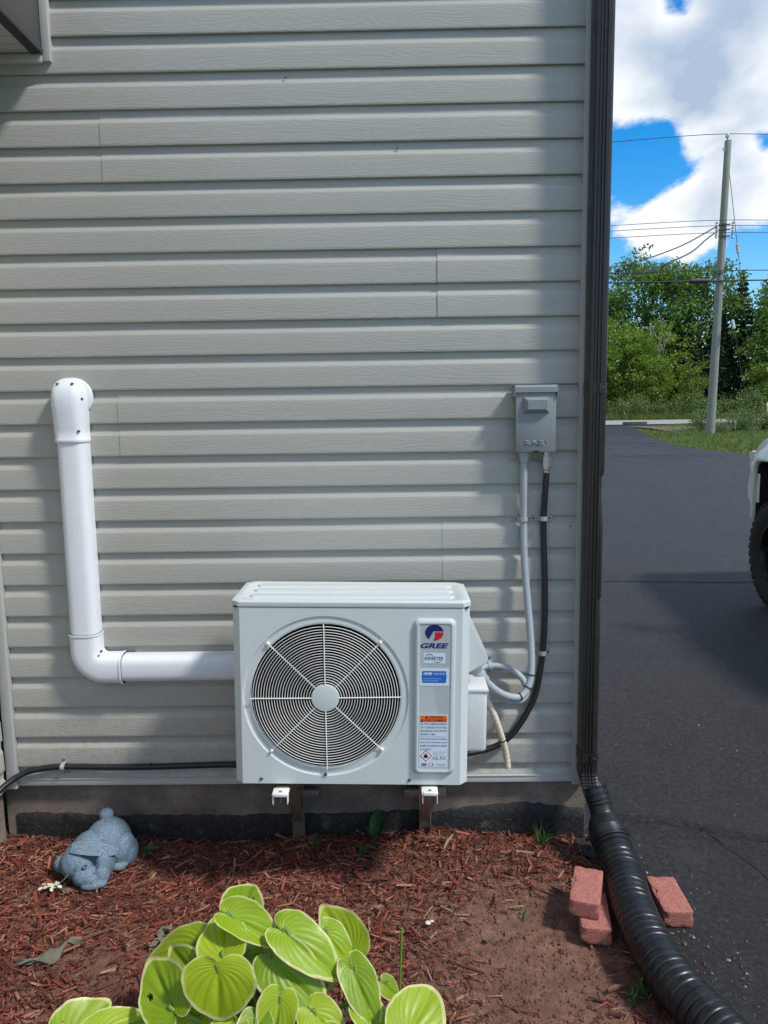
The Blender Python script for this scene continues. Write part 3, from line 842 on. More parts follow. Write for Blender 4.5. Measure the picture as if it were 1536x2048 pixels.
# wire guard
guard = MB().lathe([(0.0, FY-.013), (.040, FY-.013), (.0475, FY-.0115), (.0495, FY-.006), (.0485, FY-.003)], (GC[0], 0, GC[1]), 'y', 40).build('fan_guard', M_AC, ac)
NR = 23
def gy(r):   # the guard bows out slightly and dips at the rim
    t = r/GR
    return FY - .009 + .016*max(0, (t-.93)/.07)**1.5 + .002*t
for i in range(NR):
    r = .056 + (GR-.0015-.056)*i/(NR-1)
    w = .00125 if i < NR-1 else .0020
    me = MB()
    n = 72
    pts = [Vector((GC[0]+r*math.cos(2*PI*j/n), gy(r), GC[1]+r*math.sin(2*PI*j/n))) for j in range(n)]
    ring = []
    for j, p in enumerate(pts):
        u = Vector((math.cos(2*PI*j/n), 0, math.sin(2*PI*j/n)))
        ring.append([p + u*w*math.cos(q*PI/3) + Vector((0, 1, 0))*w*math.sin(q*PI/3) for q in range(6)])
    me.loft(ring + [ring[0]], cap=False)
    bmesh.ops.remove_doubles(me.bm, verts=me.bm.verts, dist=1e-6)
    me.build('ring', M_WIRE, guard, 80)
for k in range(8):
    a = k*PI/4 + R(1.0)
    diag = k % 2 == 1
    r1 = .272 if diag else .262
    rs_ = [.046, .10, .16, .21, .245, r1]
    off_ = .0045 if diag else -.0018
    MB().tube([(GC[0]+r*math.cos(a), (gy(min(r, .245)) + off_), GC[1]+r*math.sin(a)) for r in rs_], .0021, 8).build('spoke', M_WIRE, guard)
    if diag:
        MB().lathe([(0, -.005), (.004, -.0045), (.0055, -.002), (.0058, .008)], (GC[0]+.273*math.cos(a), FY-.003, GC[1]+.273*math.sin(a)), 'y', 14).build('screw', M_WIRE, guard)
for x, z in ((-.315, .018), (.205, .018), (GC[0]-.002, .035)):
    MB().lathe([(0, -.005), (.004, -.0045), (.006, -.002), (.0065, .004)], (x, FY, z), 'y', 14).build('screw', M_SCREW, ac)
# raised label panel
def rrect(x0, x1, z0, z1, r, n=6):
    p = []
    for cx, cz, a0 in ((x1-r, z1-r, 0), (x0+r, z1-r, PI/2), (x0+r, z0+r, PI), (x1-r, z0+r, 3*PI/2)):
        p += [(cx+r*math.cos(a0+i*PI/2/n), cz+r*math.sin(a0+i*PI/2/n)) for i in range(n+1)]
    return p
PX0, PX1, PZ0, PZ1 = .214, .360, .040, .601
lp = MB(); lp.loft([[(x, y, z) for x, z in rrect(PX0+i, PX1-i, PZ0+i, PZ1-i, max(.004, .022-i*.6))] for i, y in ((0, FY+.0005), (.002, FY-.004), (.006, FY-.010), (.012, FY-.0135), (.016, FY-.0135), (.019, FY-.0115), (.021, FY-.0110))])
panel = lp.build('label_panel', M_PANEL, ac, 30)
LY = FY - .0112
def flat(name, poly, mat, y): 
    b = MB(); b.loft([[(x, y, z) for x, z in poly], [(x, y-.0003, z) for x, z in poly]]); return b.build(name, mat, panel, None)
PCX = .286
# emblem: a disc cut by a slash, dark blue above and left, red lower right
ex, ez, er = PCX-.001, .5535-.0, .0295
def arcp(a0, a1, n=24, rx=er*1.06, rz=er*.95): return [(ex+rx*math.cos(R(a0+(a1-a0)*i/n)), ez+rz*math.sin(R(a0+(a1-a0)*i/n))) for i in range(n+1)]
flat('emblem', arcp(8, 235) + [(ex-.008, ez-.004), (ex-.002, ez+.0055)], M_NAVY, LY-.0004)
flat('emblem', [(ex+.0315, ez+.001), (ex+.003, ez+.001), (ex+.001, ez-.003), (ex+.0035, ez-.010), (ex-.003, ez-.0275)] + arcp(-92, -2, 14), M_RED, LY-.0004)
text_part('lettering', 'GREE', M_NAVY, panel, PCX, .5075, .096, .0185, LY-.0005, .25, .035)
flat('sticker', rrect(PCX-.0375, PCX+.0375, .4450, .4815, .001, 2), M_STICK, LY-.0003)
text_part('lettering', 'INVERTER', M_BLACKP, panel, PCX-.002, .4625, .064, .0125, LY-.0008, .2, .02)
def arcstroke(cx, cz, r, a0, a1, w, mat):
    n = 16; p = [(cx+(r)*math.cos(R(a0+(a1-a0)*i/n)), cz+(r*.62)*math.sin(R(a0+(a1-a0)*i/n))) for i in range(n+1)]
    q = [(cx+(r+w*math.sin(PI*i/n))*math.cos(R(a0+(a1-a0)*i/n)), cz+((r+w*math.sin(PI*i/n))*.62)*math.sin(R(a0+(a1-a0)*i/n))) for i in range(n, -1, -1)]
    flat('swoosh', p+q, mat, LY-.0008)
arcstroke(PCX-.017, .467, .014, 160, 20, .004, M_NAVY); arcstroke(PCX+.012, .459, .014, 200, 340, .004, M_GREENP)
flat('sticker', rrect(PCX-.051, PCX+.051, .3655, .428, .001, 2), M_STICK, LY-.0003)
flat('badge', [(PCX-.040, .418), (PCX-.043, .397), (PCX-.040, .376), (PCX+.040, .376), (PCX+.043, .397), (PCX+.040, .418)], M_BLUE, LY-.0007)
text_part('lettering', 'AHRI', M_WHITEP, panel, PCX-.022, .409, .030, .010, LY-.0012, .15, .03)
text_part('lettering', 'CERTIFIED', M_STICK, panel, PCX+.018, .408, .040, .007, LY-.0012, .1)
text_part('lettering', 'www.ahridirectory.org', M_STICK, panel, PCX-.008, .391, .060, .005, LY-.0012)
text_part('lettering', 'Unitary Small HP', M_STICK, panel, PCX-.012, .383, .052, .005, LY-.0012)
wx0, wx1, wz0, wz1 = PCX-.0495, PCX+.0495, .072, .262
flat('sticker', rrect(wx0, wx1, wz0, wz1, .003, 3), M_STICK, LY-.0003)
flat('header', rrect(wx0+.003, wx1-.003, wz1-.027, wz1-.003, .001, 2), M_ORANGE, LY-.0007)
def tri(x, z, s): flat('warning_triangle', [(x-s, z-s*.8), (x+s, z-s*.8), (x, z+s)], M_BLACKP, LY-.0011)
tri(PCX-.024, wz1-.0095, .0055); tri(PCX-.040, wz1-.0205, .0055)
text_part('lettering', 'WARNING', M_BLACKP, panel, PCX+.010, wz1-.0095, .048, .0085, LY-.0011, 0, .02)
text_part('lettering', 'AVERTISSEMENT', M_BLACKP, panel, PCX+.007, wz1-.0205, .078, .0085, LY-.0011, 0, .02)
for i, (s, w) in enumerate((('RISK OF FIRE. FLAMMABLE REFRIGERANT', .092), ('USED. TO BE REPAIRED ONLY BY TRAINED', .092), ('SERVICE PERSONNEL. DO NOT PUNCTURE', .092), ('REFRIGERANT TUBING.', .054),
                            ('RISQUE D\'INCENDIE. RÉFRIGÉRANT INFLAMMABLE.', .092), ('RÉPARATION PAR UN PERSONNEL QUALIFIÉ', .092), ('SEULEMENT. NE PAS PERFORER LA TUBULURE', .092), ('DE RÉFRIGÉRANT.', .040))):
    text_part('lettering', s, M_GREYP, panel, wx0+.0035+w/2, wz1-.034-i*.0125-(.004 if i > 3 else 0), w, .0075, LY-.0008, 0, .012)
flat('rule', [(wx0+.003, wz1-.0795), (wx1-.003, wz1-.0795), (wx1-.003, wz1-.080), (wx0+.003, wz1-.080)], M_GREYP, LY-.0008)
dcx, dcz = wx0+.024, wz0+.040
flat('hazard_diamond', [(dcx, dcz-.021), (dcx+.021, dcz), (dcx, dcz+.021), (dcx-.021, dcz)], M_RED, LY-.0006)
flat('hazard_diamond', [(dcx, dcz-.017), (dcx+.017, dcz), (dcx, dcz+.017), (dcx-.017, dcz)], M_WHITEP, LY-.0010)
flat('flame', [(dcx-.006, dcz-.007), (dcx+.006, dcz-.007), (dcx+.008, dcz), (dcx+.004, dcz+.003), (dcx+.001, dcz+.011), (dcx-.004, dcz+.005), (dcx-.008, dcz+.001)], M_BLACKP, LY-.0014)
text_part('lettering', 'Refrigerant / Safety Group', M_GREYP, panel, dcx+.046, dcz+.014, .043, .0045, LY-.0008)
text_part('lettering', 'Réfrigérant / Groupe', M_GREYP, panel, dcx+.043, dcz+.006, .036, .0045, LY-.0008)
text_part('lettering', 'A2L R32', M_BLACKP, panel, dcx+.046, dcz-.0075, .046, .012, LY-.0008)
flat('book_symbol', [(wx0+.010, wz0+.004), (wx0+.018, wz0+.003), (wx0+.026, wz0+.004), (wx0+.026, wz0+.014), (wx0+.018, wz0+.012), (wx0+.010, wz0+.014)], M_GREYP, LY-.0008)
flat('book_symbol', [(wx0+.034, wz0+.004), (wx0+.050, wz0+.004), (wx0+.050, wz0+.014), (wx0+.034, wz0+.014)], M_GREYP, LY-.0008)
flat('book_symbol', [(wx0+.0355, wz0+.0055), (wx0+.046, wz0+.0055), (wx0+.046, wz0+.0125), (wx0+.0355, wz0+.0125)], M_WHITEP, LY-.0012)
text_part('lettering', 'Intertek', M_GREYP, panel, wx0+.076, wz0+.009, .032, .009, LY-.0008, .3)
# covers on the right-hand side
ec = MB(); ec.loft([[(x, y, z) for x, z in ((HW-.002, .585), (HW+.004, .585), (HW+.078, .425), (HW+.070, .408), (HW+.004, .372), (HW-.002, .372))] for y in (-.062, .075)])
bmesh.ops.bevel(ec.bm, geom=list(ec.bm.edges), offset=.006, segments=2, affect='EDGES')
ec.build('wiring_cover', M_VALVE, ac)
vc = MB(); vc.box((HW+.035, -.005, .205), (.076, .15, .235), .014, 3)
vco = vc.build('valve_cover', M_VALVE, ac)
MB().box((HW+.036, -.005, .318), (.082, .158, .016), .006).build('cover_lip', M_VALVE, vco)

# wall brackets carrying the unit
def bracket(x, lab, lean):
    t = thing('wall_bracket', lab, 'bracket', (x, 0, 0), 'heat pump wall brackets')
    MB().box((0, -.225, .444), (.042, .45, .006)).box((-.0195, -.225, .427), (.003, .44, .034)).box((.0195, -.225, .427), (.003, .44, .034)).build('arm', M_GALVB, t, 30)
    MB().box((0, -.452, .4465), (.056, .050, .006), .002).box((0, -.474, .4475), (.046, .014, .012), .002).box((-.025, -.462, .428), (.003, .028, .034), .001).box((.025, -.462, .428), (.003, .028, .034), .001).build('arm_end', M_WRAP, t, 30)
    MB().tube([(0, -.464, .412), (0, -.464, .445)], .003, 8).lathe([(0, .456), (.006, .455), (.007, .448)], (0, -.464, 0), 'z', 6).build('bolt', M_GALV, t)
    MB().box((0, -.012, .15), (.046, .004, .40)).box((-.022, -.024, .15), (.003, .028, .40)).box((.022, -.024, .15), (.003, .028, .40)).build('wall_channel', M_GALVB, t, 30)
    L = math.hypot(.30, .335); a = math.atan2(.30, .335)
    MB().box((0, -.020-.15, .095+.1675), (.038, .006, L), .001, rot=(a, 0, 0)).box((-.018, -.014-.15, .095+.1775), (.003, .026, L), rot=(a, 0, 0)).box((.018, -.014-.15, .095+.1775), (.003, .026, L), rot=(a, 0, 0)).build('strut', M_GALVB, t, 30)
    MB().box((0, -.016, .215), (.17, .020, .036), .002).box((0, -.028, .230), (.165, .012, .004)).build('wall_plate', M_GALV, t, 30)
    for sx in (-.055, .055):
        MB().lathe([(0, -.034), (.006, -.033), (.008, -.026), (.008, -.02)], (sx, 0, .215), 'y', 6).build('bolt', M_GALV, t)
bracket(-.405, 'galvanised steel wall bracket under the fan end of the heat pump', 0)
bracket(.112, 'galvanised steel wall bracket under the label end of the heat pump', 0)

# ------------------------------------------------------------------ white duct hiding the refrigerant lines
duct = thing('line_set_duct', 'white plastic pipe cover running down the siding and across to the heat pump', 'duct', (-1.222, 0, .70))
def dprof(w, d, n=18):
    """flat back, rounded front (a squashed half round)"""
    p = [(-w, 0)]
    for i in range(n+1):
        a = PI - PI*i/n
        cx = math.copysign(abs(math.cos(a))**.55, math.cos(a)); cy = abs(math.sin(a))**.75
        p.append((w*cx, -.012-(d-.012)*cy))
    p.append((w, 0)); return p
def vduct(name, x, z0, z1, w, d, mat=M_DUCT, parent=duct, flare=None):
    b = MB(); b.loft([[(x+px-duct.location.x, py-.012, z-duct.location.z) for px, py in dprof(w, d)] for z in (z0, z1)]); return b.build(name, mat, parent, 40)
vduct('vertical_duct', -1.2215, .85, 1.66, .0565, .068)
def hduct(name, x0, x1, zc, w, d):
    b = MB(); b.loft([[(x-duct.location.x, py-.012, zc+px-duct.location.z) for px, py in dprof(w, d)] for x in (x0, x1)]); return b.build(name, M_DUCT, duct, 40)
hduct('horizontal_duct', -1.15, -.30, .759, .0545, .068)
# lower elbow
b = MB(); rings = []; w, d = .0605, .073
cx, cz, rad = -1.2215+.078, .759+.078, .078
rings.append([(-1.2215+px, py-.012, .905) for px, py in dprof(w, d)])
for i in range(13):
    a = R(180+90*i/12)
    rings.append([(cx+(rad-px)*math.cos(a) , py-.012, cz+(rad-px)*math.sin(a)) for px, py in dprof(w, d)])
rings.append([(-1.075, py-.012, .759+px) for px, py in dprof(w, d)])
b.loft([[(x-duct.location.x, y, z-duct.location.z) for x, y, z in r] for r in rings]); eb = b.build('elbow', M_DUCT, duct, 45)
for nm, ring in (('rim', [(-1.2215+px*1.045, py*1.04-.012, 0) for px, py in dprof(w, d)]),):
    b = MB(); b.loft([[(x-duct.location.x, y, z-duct.location.z) for x, y, _ in ring] for z in (.897, .905)]); b.build(nm, M_DUCT, eb, 40)
    b = MB(); b.loft([[(xx-duct.location.x, y, .759+(x+1.2215)-duct.location.z) for x, y, _ in ring] for xx in (-1.083, -1.075)]); b.build(nm, M_DUCT, eb, 40)
# upper wall cap: sleeve, then a hood that rounds back into the wall
b = MB(); rings = []; X0 = -1.2235
for z, w, d in ((1.652, .0605, .073), (1.655, .062, .075), (1.665, .062, .075), (1.668, .060, .073), (1.70, .0605, .076), (1.76, .0625, .082), (1.80, .064, .085), (1.825, .0635, .084), (1.85, .060, .078), (1.87, .053, .066), (1.885, .040, .048), (1.893, .024, .03), (1.895, .012, .02)):
    rings.append([(X0+px-duct.location.x, py-.012, z-duct.location.z) for px, py in dprof(w, d)])
b.loft(rings); wc = b.build('wall_cap', M_DUCT, duct, 45)
MB().lathe([(.070, -.012), (.074, -.018), (.073, -.024), (.066, -.029), (.02, -.031), (0, -.031)], (.008, 0, 1.822-.70), 'y', 40).build('wall_flange', M_DUCT, duct)
for x, y, z in ((-1.249, -.079, 1.871), (-1.194, -.079, 1.871), (-1.180, -.083, 1.695), (-1.166, -.070, 1.815), (-1.150, -.080, .838)):
    MB().lathe([(0, -.003), (.004, -.0025), (.005, 0), (.005, .008)], (x-duct.location.x, y, z-duct.location.z), 'y', 12).build('screw', M_SCREW, duct)

# ------------------------------------------------------------------ disconnect box
bx = thing('disconnect_box', 'grey metal electrical disconnect box mounted on the siding near the corner', 'electrical box', (.533, -.014, 1.592))
MB().box((0, -.030, .118), (.143, .060, .232), .004).build('case', M_BOX, bx)
cv = MB(); cv.box((0, -.063, .112), (.150, .010, .222), .003).box((-.0735, -.048, .112), (.003, .034, .222)).box((.0735, -.048, .112), (.003, .034, .222)); cvo = cv.build('cover', M_BOX, bx)
h = MB(); h.prism([(0, .246), (0, .240), (-.066, .232), (-.0725, .222), (-.0755, .223), (-.0750, .242), (-.068, .250)], 'x', -.0775, .0775)
h.box((-.079, -.038, .228), (.003, .074, .042)).box((.079, -.038, .228), (.003, .074, .042)); h.build('hood', M_BOX, bx, 25)
hd = MB(); hd.loft([[(sx*w, y, .176+sz*hh) for sx, sz in ((-1, -1), (1, -1), (1, 1), (-1, 1))] for w, hh, y in ((.050, .031, -.066), (.048, .0295, -.072), (.036, .0185, -.086), (.035, .0175, -.087))])
bmesh.ops.bevel(hd.bm, geom=list(hd.bm.edges), offset=.002, segments=2, affect='EDGES'); hd.build('handle_bump', M_BOX, cvo, 30)
def emboss(s, x, z, w, hgt):
    o = text_part('embossed_lettering', s, M_BOX, cvo, x, z, w, hgt, 0, 0, .01)
    bm_ = bmesh.new(); bm_.from_mesh(o.data)
    r = bmesh.ops.extrude_face_region(bm_, geom=bm_.faces[:])
    bmesh.ops.translate(bm_, vec=(0, -.0022, 0), verts=[g for g in r['geom'] if isinstance(g, bmesh.types.BMVert)])
    bmesh.ops.translate(bm_, vec=(0, -.0675, 0), verts=bm_.verts)
    bm_.to_mesh(o.data); bm_.free()
emboss('RAB', -.004, .036, .072, .021); emboss("'", .040, .041, .004, .012)
MB().box((.002, -.0690, .0045), (.024, .006, .0065), .002).build('latch', M_BLKPL, cvo)

# ------------------------------------------------------------------ conduits and cables
def ribbed(pts, r, amp, pitch, name, mat, parent, n=14, step=.0025):
    P = resample(smoothpath(pts, 12), step); O = parent.location if parent else Vector((0, 0, 0))
    b = MB(); b.tube([p-O for p in P], [r+amp*math.sin(2*PI*i*step/pitch) for i in range(len(P))], n)
    return b.build(name, mat, parent, 60)
gc = thing('grey_conduit', 'grey flexible conduit dropping from the disconnect box and looping into the heat pump', 'conduit', (.50, -.03, .63))
gA = [(.497, -.045, 1.562), (.496, -.042, 1.45), (.498, -.034, 1.335), (.501, -.042, 1.20), (.510, -.058, 1.05), (.521, -.080, .90), (.523, -.105, .78), (.512, -.125, .71), (.480, -.145, .668),
      (.435, -.165, .672), (.385, -.185, .70), (.335, -.20, .748), (.312, -.205, .775)]
ribbed(gA, .0138, .0007, .0075, 'hose', M_CONDUIT, gc)
def fit(p, q, r, name, mat, parent, n=20, prof=((1.25, 0), (1.35, .1), (1.35, .55), (1.6, .56), (1.6, .98), (1.3, 1.0))):
    p, q = Vector(p), Vector(q); O = parent.location; d = (q-p)
    b = MB(); b.tube([p-O+d*t for _, t in prof], [r*k for k, _ in prof], n); return b.build(name, mat, parent, 30)
fit((.497, -.045, 1.556), (.497, -.046, 1.594), .0138, 'box_connector', M_CONDUIT, gc)
fit((.335, -.20, .748), (.302, -.208, .790), .0145, 'unit_connector', M_CONDUIT, gc)
def ties(P, idxs, r, parent):
    for i in idxs:
        p = P[i]; t = (P[i+1]-P[i-1]).normalized(); u = t.cross(Vector((0, 1, .2))).normalized(); w = t.cross(u); O = parent.location; ring = []
        n = 24
        for j in range(n):
            a = 2*PI*j/n; c = p-O+(u*math.cos(a)+w*math.sin(a))*r; rad = (u*math.cos(a)+w*math.sin(a))
            ring.append([c+rad*.0012-t*.0022, c+rad*.0012+t*.0022, c-rad*.001+t*.0022, c-rad*.001-t*.0022])
        b = MB(); b.loft(ring+[ring[0]], cap=False); b.build('cable_tie', M_RUBBER, parent, 30)
PA = resample(smoothpath(gA, 12), .01)
k0 = min(range(len(PA)), key=lambda i: (PA[i]-Vector((.518, -.115, .745))).length)
ties(PA, [k0, k0+5, k0+10], .0155, gc)
g2 = thing('grey_conduit', 'short grey conduit strapped to the siding and curling behind the longer conduit loop', 'conduit', (.42, -.03, .70))
gB = [(.300, -.10, .742), (.335, -.055, .748), (.372, -.036, .750), (.41, -.034, .748), (.455, -.040, .735), (.495, -.052, .705), (.512, -.070, .668), (.500, -.090, .642), (.470, -.110, .632), (.43, -.135, .642)]
ribbed(gB, .0130, .0008, .0075, 'hose', M_CONDUIT, g2)
def clamp(parent, x, z, r, mat, y0=-.014, vertical=True, name='clamp', c=.020):
    """two-hole strap bent over a vertical (or horizontal) conduit"""
    O = parent.location; b = MB(); prof = [(-r-.020, 0), (-r-.003, 0)] + [(r*1.08*math.cos(PI-PI*i/10), -c-r*1.08*math.sin(PI*i/10)) for i in range(11)] + [(r+.003, 0), (r+.020, 0)]
    outer = [(px, py-.0022) for px, py in prof]
    poly = prof + outer[::-1]; hw = .0085
    rings = []
    for s in (-hw, hw):
        rings.append([((x+px if vertical else x+s)-O.x, y0+py-O.y, (z+s if vertical else z+px)-O.z) for px, py in poly])
    b.loft(rings); o = b.build(name, mat, parent, 35)
    for sx in (-r-.012, r+.012):
        MB().lathe([(0, -.004), (.004, -.0035), (.005, 0)], ((x+sx if vertical else x)-O.x, y0-.002-O.y, (z if vertical else z+sx)-O.z), 'y', 10).build('screw', M_SCREW, o)
clamp(gc, .498, 1.335, .0155, M_CLAMP, c=.021)
clamp(g2, .372, .750, .0150, M_CONDUIT, vertical=False, c=.023)
bk = thing('black_cable', 'black armoured cable hanging from the disconnect box and sweeping behind the heat pump', 'cable', (.58, -.02, .95))
gK = [(.583, -.046, 1.525), (.579, -.040, 1.43), (.576, -.030, 1.335), (.579, -.028, 1.23), (.584, -.030, 1.10), (.586, -.030, .96), (.583, -.030, .85), (.574, -.030, .75), (.553, -.032, .63), (.515, -.034, .545), (.465, -.036, .47), (.41, -.038, .425),
      (.34, -.045, .402), (.25, -.07, .40), (.15, -.10, .42)]
ribbed(gK, .0118, .0007, .0085, 'sheath', M_BLACKC, bk)
fit((.583, -.046, 1.512), (.583, -.046, 1.594), .0125, 'box_connector', M_CHROME, bk, 6, ((1.05, 0), (1.05, .22), (1.3, .23), (1.42, .24), (1.42, .75), (1.0, .76), (1.0, 1.0)))
clamp(bk, .577, 1.335, .0135, M_CLAMP, c=.017)
clamp(bk, .579, .80, .0130, M_CLAMP, c=.017)
bl = thing('black_cable', 'black armoured cable along the foot of the siding left of the heat pump', 'cable', (-1.2, -.02, .34))
gL = [(-1.66, -.30, .16), (-1.625, -.19, .235), (-1.575, -.085, .285), (-1.515, -.040, .318), (-1.44, -.030, .335), (-1.365, -.028, .342), (-1.30, -.028, .341), (-1.15, -.030, .339), (-1.0, -.029, .338), (-.85, -.028, .341), (-.67, -.030, .345), (-.45, -.04, .348), (-.2, -.06, .35)]
ribbed(gL, .0118, .0008, .0085, 'sheath', M_BLACKC, bl)
clamp(bl, -1.353, .341, .0140, M_CLAMP, y0=-.0155, vertical=False, c=.0135)
MB().tube([(.205, -.010, .012), (.205, -.022, .018)], .003, 8).build('clip', M_BLKPL, bl)
hs = thing('drain_hose', 'beige condensate hose hanging beside the valve cover with its end in the air', 'hose', (.40, -.12, .5))
ribbed([(.262, -.13, .70), (.305, -.15, .715), (.338, -.160, .672), (.372, -.155, .60), (.402, -.140, .51), (.424, -.12, .43), (.434, -.115, .362)], .0125, .0003, .02, 'hose', M_HOSE, hs)
PH = resample(smoothpath([(.338, -.160, .672), (.372, -.155, .60), (.402, -.140, .51), (.424, -.12, .43)], 12), .01)
ties(PH, [20], .0135, hs)
ls = thing('insulated_refrigerant_line', 'white wrapped refrigerant lines bent into the side of the heat pump', 'pipe', (.30, -.1, .7))
ribbed([(.255, -.20, .66), (.285, -.21, .705), (.308, -.19, .715), (.325, -.15, .69), (.332, -.10, .66), (.31, -.06, .65), (.20, -.06, .70)], .0165, .0012, .03, 'wrap', M_WRAP, ls)
ribbed([(.255, -.23, .62), (.282, -.235, .665), (.300, -.22, .70), (.312, -.16, .72), (.28, -.10, .71)], .012, .001, .025, 'wrap', M_WRAP, ls)
MB().tube([Vector(p)-ls.location for p in ((.338, -.17, .70), (.350, -.175, .695), (.352, -.175, .672))], .0016, 6).build('wrap_tail', M_WRAP, ls)

# ------------------------------------------------------------------ stone rabbit
def remeshed(name, mb, mat, voxel, smooth_it=6, parent=None, loc=None):
    me = mb.mesh(name, None); o = bpy.data.objects.new(name, me); COL.objects.link(o)
    md = o.modifiers.new('r', 'REMESH'); md.mode = 'VOXEL'; md.voxel_size = voxel
    ms = o.modifiers.new('s', 'SMOOTH'); ms.iterations = smooth_it; ms.factor = .5
    dg = bpy.context.evaluated_depsgraph_get()
    me2 = bpy.data.meshes.new_from_object(o.evaluated_get(dg))
    bpy.data.objects.remove(o); bpy.data.meshes.remove(me)
    me2.name = name; smooth(me2, 80)
    return link(name, me2, mat, parent, loc)
RO = Vector((-1.17, -.17, 0))
rab = thing('rabbit_statue', 'blue-grey stone rabbit figure crouching on the mulch with its tail up', 'statue', RO)
def rl(p): return Vector(p)-RO
b = MB()
b.ell(rl((-1.148, -.135, .080)), (.090, .098, .090)).ell(rl((-1.190, -.190, .076)), (.080, .082, .074)).ell(rl((-1.165, -.092, .170)), (.029, .027, .024))
b.ell(rl((-1.165, -.095, .152)), (.022, .022, .022))
b.ell(rl((-1.080, -.160, .062)), (.042, .060, .066), (0, .15, -.2)).ell(rl((-1.056, -.145, .045)), (.026, .05, .050)).ell(rl((-1.086, -.192, .020)), (.034, .040, .022))
b.ell(rl((-1.222, -.250, .062)), (.066, .064, .060)).ell(rl((-1.215, -.232, .090)), (.062, .052, .044)).ell(rl((-1.178, -.298, .040)), (.046, .042, .038), (0, 0, .4)).ell(rl((-1.150, -.314, .031)), (.028, .026, .024))
b.ell(rl((-1.190, -.286, .070)), (.032, .030, .026)).ell(rl((-1.172, -.322, .050)), (.016, .012, .012))
b.ell(rl((-1.288, -.240, .052)), (.030, .034, .032), (0, .5, 0)).ell(rl((-1.302, -.238, .046)), (.018, .02, .018))
b.ell(rl((-1.122, -.245, .056)), (.034, .046, .058), (.25, 0, 0)).ell(rl((-1.118, -.288, .034)), (.029, .032, .036)).ell(rl((-1.136, -.320, .017)), (.048, .024, .018), (0, 0, .3))
from mathutils import noise as mnoise
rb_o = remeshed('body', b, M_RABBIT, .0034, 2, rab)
for v, nv in zip(rb_o.data.vertices, [v.normal.copy() for v in rb_o.data.vertices]):   # carved tufts of fur
    c = v.co; q = Vector((c.x*90+c.z*30, c.y*90, c.z*55)); v.co = c + nv*(.0022*math.sin(6*mnoise.noise(q*.45)+q.z*.4)*abs(mnoise.noise(q*.8)))
EP = smoothpath([(-1.236, -.262, .128), (-1.205, -.266, .130), (-1.165, -.264, .124), (-1.125, -.252, .112), (-1.092, -.236, .097), (-1.078, -.228, .086)], 5)
er_ = []
for i, p in enumerate(EP):
    t = i/(len(EP)-1); w = .025*math.sin(PI*min(1, .22+.74*t))**.8+.002; th_ = .0055*(1-t*.5); d = (EP[min(i+1, len(EP)-1)]-EP[max(i-1, 0)]).normalized(); sd_ = Vector((-.20, .80, .56)); sd_ = (sd_-d*sd_.dot(d)).normalized(); nn = d.cross(sd_)
    er_.append([p - RO + sd_*w*math.cos(a) + nn*(th_*math.sin(a)+.006*math.cos(a)**2) for a in [2*PI*q/14 for q in range(14)]])
MB().loft(er_).build('ear', M_RABBIT, rab, 80)
EY = Vector((-1.170, -.3165, .0835))
MB().ell(rl(EY), (.0105, .006, .0065), (.6, -.9, .2)).build('eye', M_RABBIT, rab)
ring = [rl(EY) + Vector((.0125*math.cos(a)*.75+.003*math.sin(a), -.0025, .0095*math.sin(a)+.005*math.cos(a))) for a in [2*PI*i/20 for i in range(21)]]
MB().tube(ring, .0013, 6).build('eyelid', M_BLKPL, rab)

# ------------------------------------------------------------------ mulch chips (uncountable)
def chips():
    rg = np.random.RandomState(11); N = 56000
    x = rg.uniform(-1.62, .86, N); y = rg.uniform(-1.75, -.005, N)
    lim = np.interp(y, LE_Y, LE_X) - .03
    bare = np.exp(-(((x-.47)/.40)**2 + ((y+.68)/.40)**4)*.8)*1.12
    bare = np.maximum(bare, .75*np.exp(-(((x+.95)/.22)**2 + ((y+.75)/.16)**2)))
    bare = np.maximum(bare, np.clip((x-lim+.06)/.08, 0, 1)*.7)
    keep = (x < lim) & (rg.uniform(0, 1, N) > bare*.95)
    x, y = x[keep], y[keep]; n = len(x)
    L = np.clip(np.exp(rg.normal(-4.08, .66, n)), .006, .10); W = np.clip(L*rg.uniform(.06, .24, n), .0014, .010); T = W*rg.uniform(.3, .7, n)
    yaw = rg.uniform(0, PI, n); pit = rg.normal(0, .22, n); rol = rg.uniform(-.7, .7, n)
    z = soil_h(x, y) + rg.uniform(.000, .014, n) + .004
    z += .012*np.exp(-((y+.03)/.08)**2)
    cy, sy, cp, sp = np.cos(yaw), np.sin(yaw), np.cos(pit), np.sin(pit)
    ex = np.stack([cy*cp, sy*cp, sp], 1); ey0 = np.stack([-sy, cy, np.zeros(n)], 1); ez0 = np.cross(ex, ey0)
    ey = ey0*np.cos(rol)[:, None] + ez0*np.sin(rol)[:, None]; ez = np.cross(ex, ey)
    c = np.stack([x, y, z], 1); V = np.zeros((n, 8, 3)); k = 0
    for sx in (-1, 1):
        for s1, s2 in ((-1, -1), (1, -1), (1, 1), (-1, 1)):
            tap = rg.uniform(.35, 1.1, n)
            V[:, k] = c + ex*(sx*L/2*rg.uniform(.85, 1.1, n))[:, None] + ey*(s1*W/2*tap)[:, None] + ez*(s2*T/2*tap)[:, None]; k += 1
    V = V.reshape(-1, 3)
    q = np.array([[0, 3, 2, 1], [4, 5, 6, 7], [0, 1, 5, 4], [1, 2, 6, 5], [2, 3, 7, 6], [3, 0, 4, 7]])
    F = (q[None] + (np.arange(n)*8)[:, None, None]).reshape(-1, 4)
    me = bpy.data.meshes.new('wood_chips'); me.from_pydata(V.tolist(), [], F.tolist())
    tag(link('wood_chips', me, M_CHIP), 'red-brown shredded bark mulch covering the flower bed', 'mulch', kind='stuff')
chips()
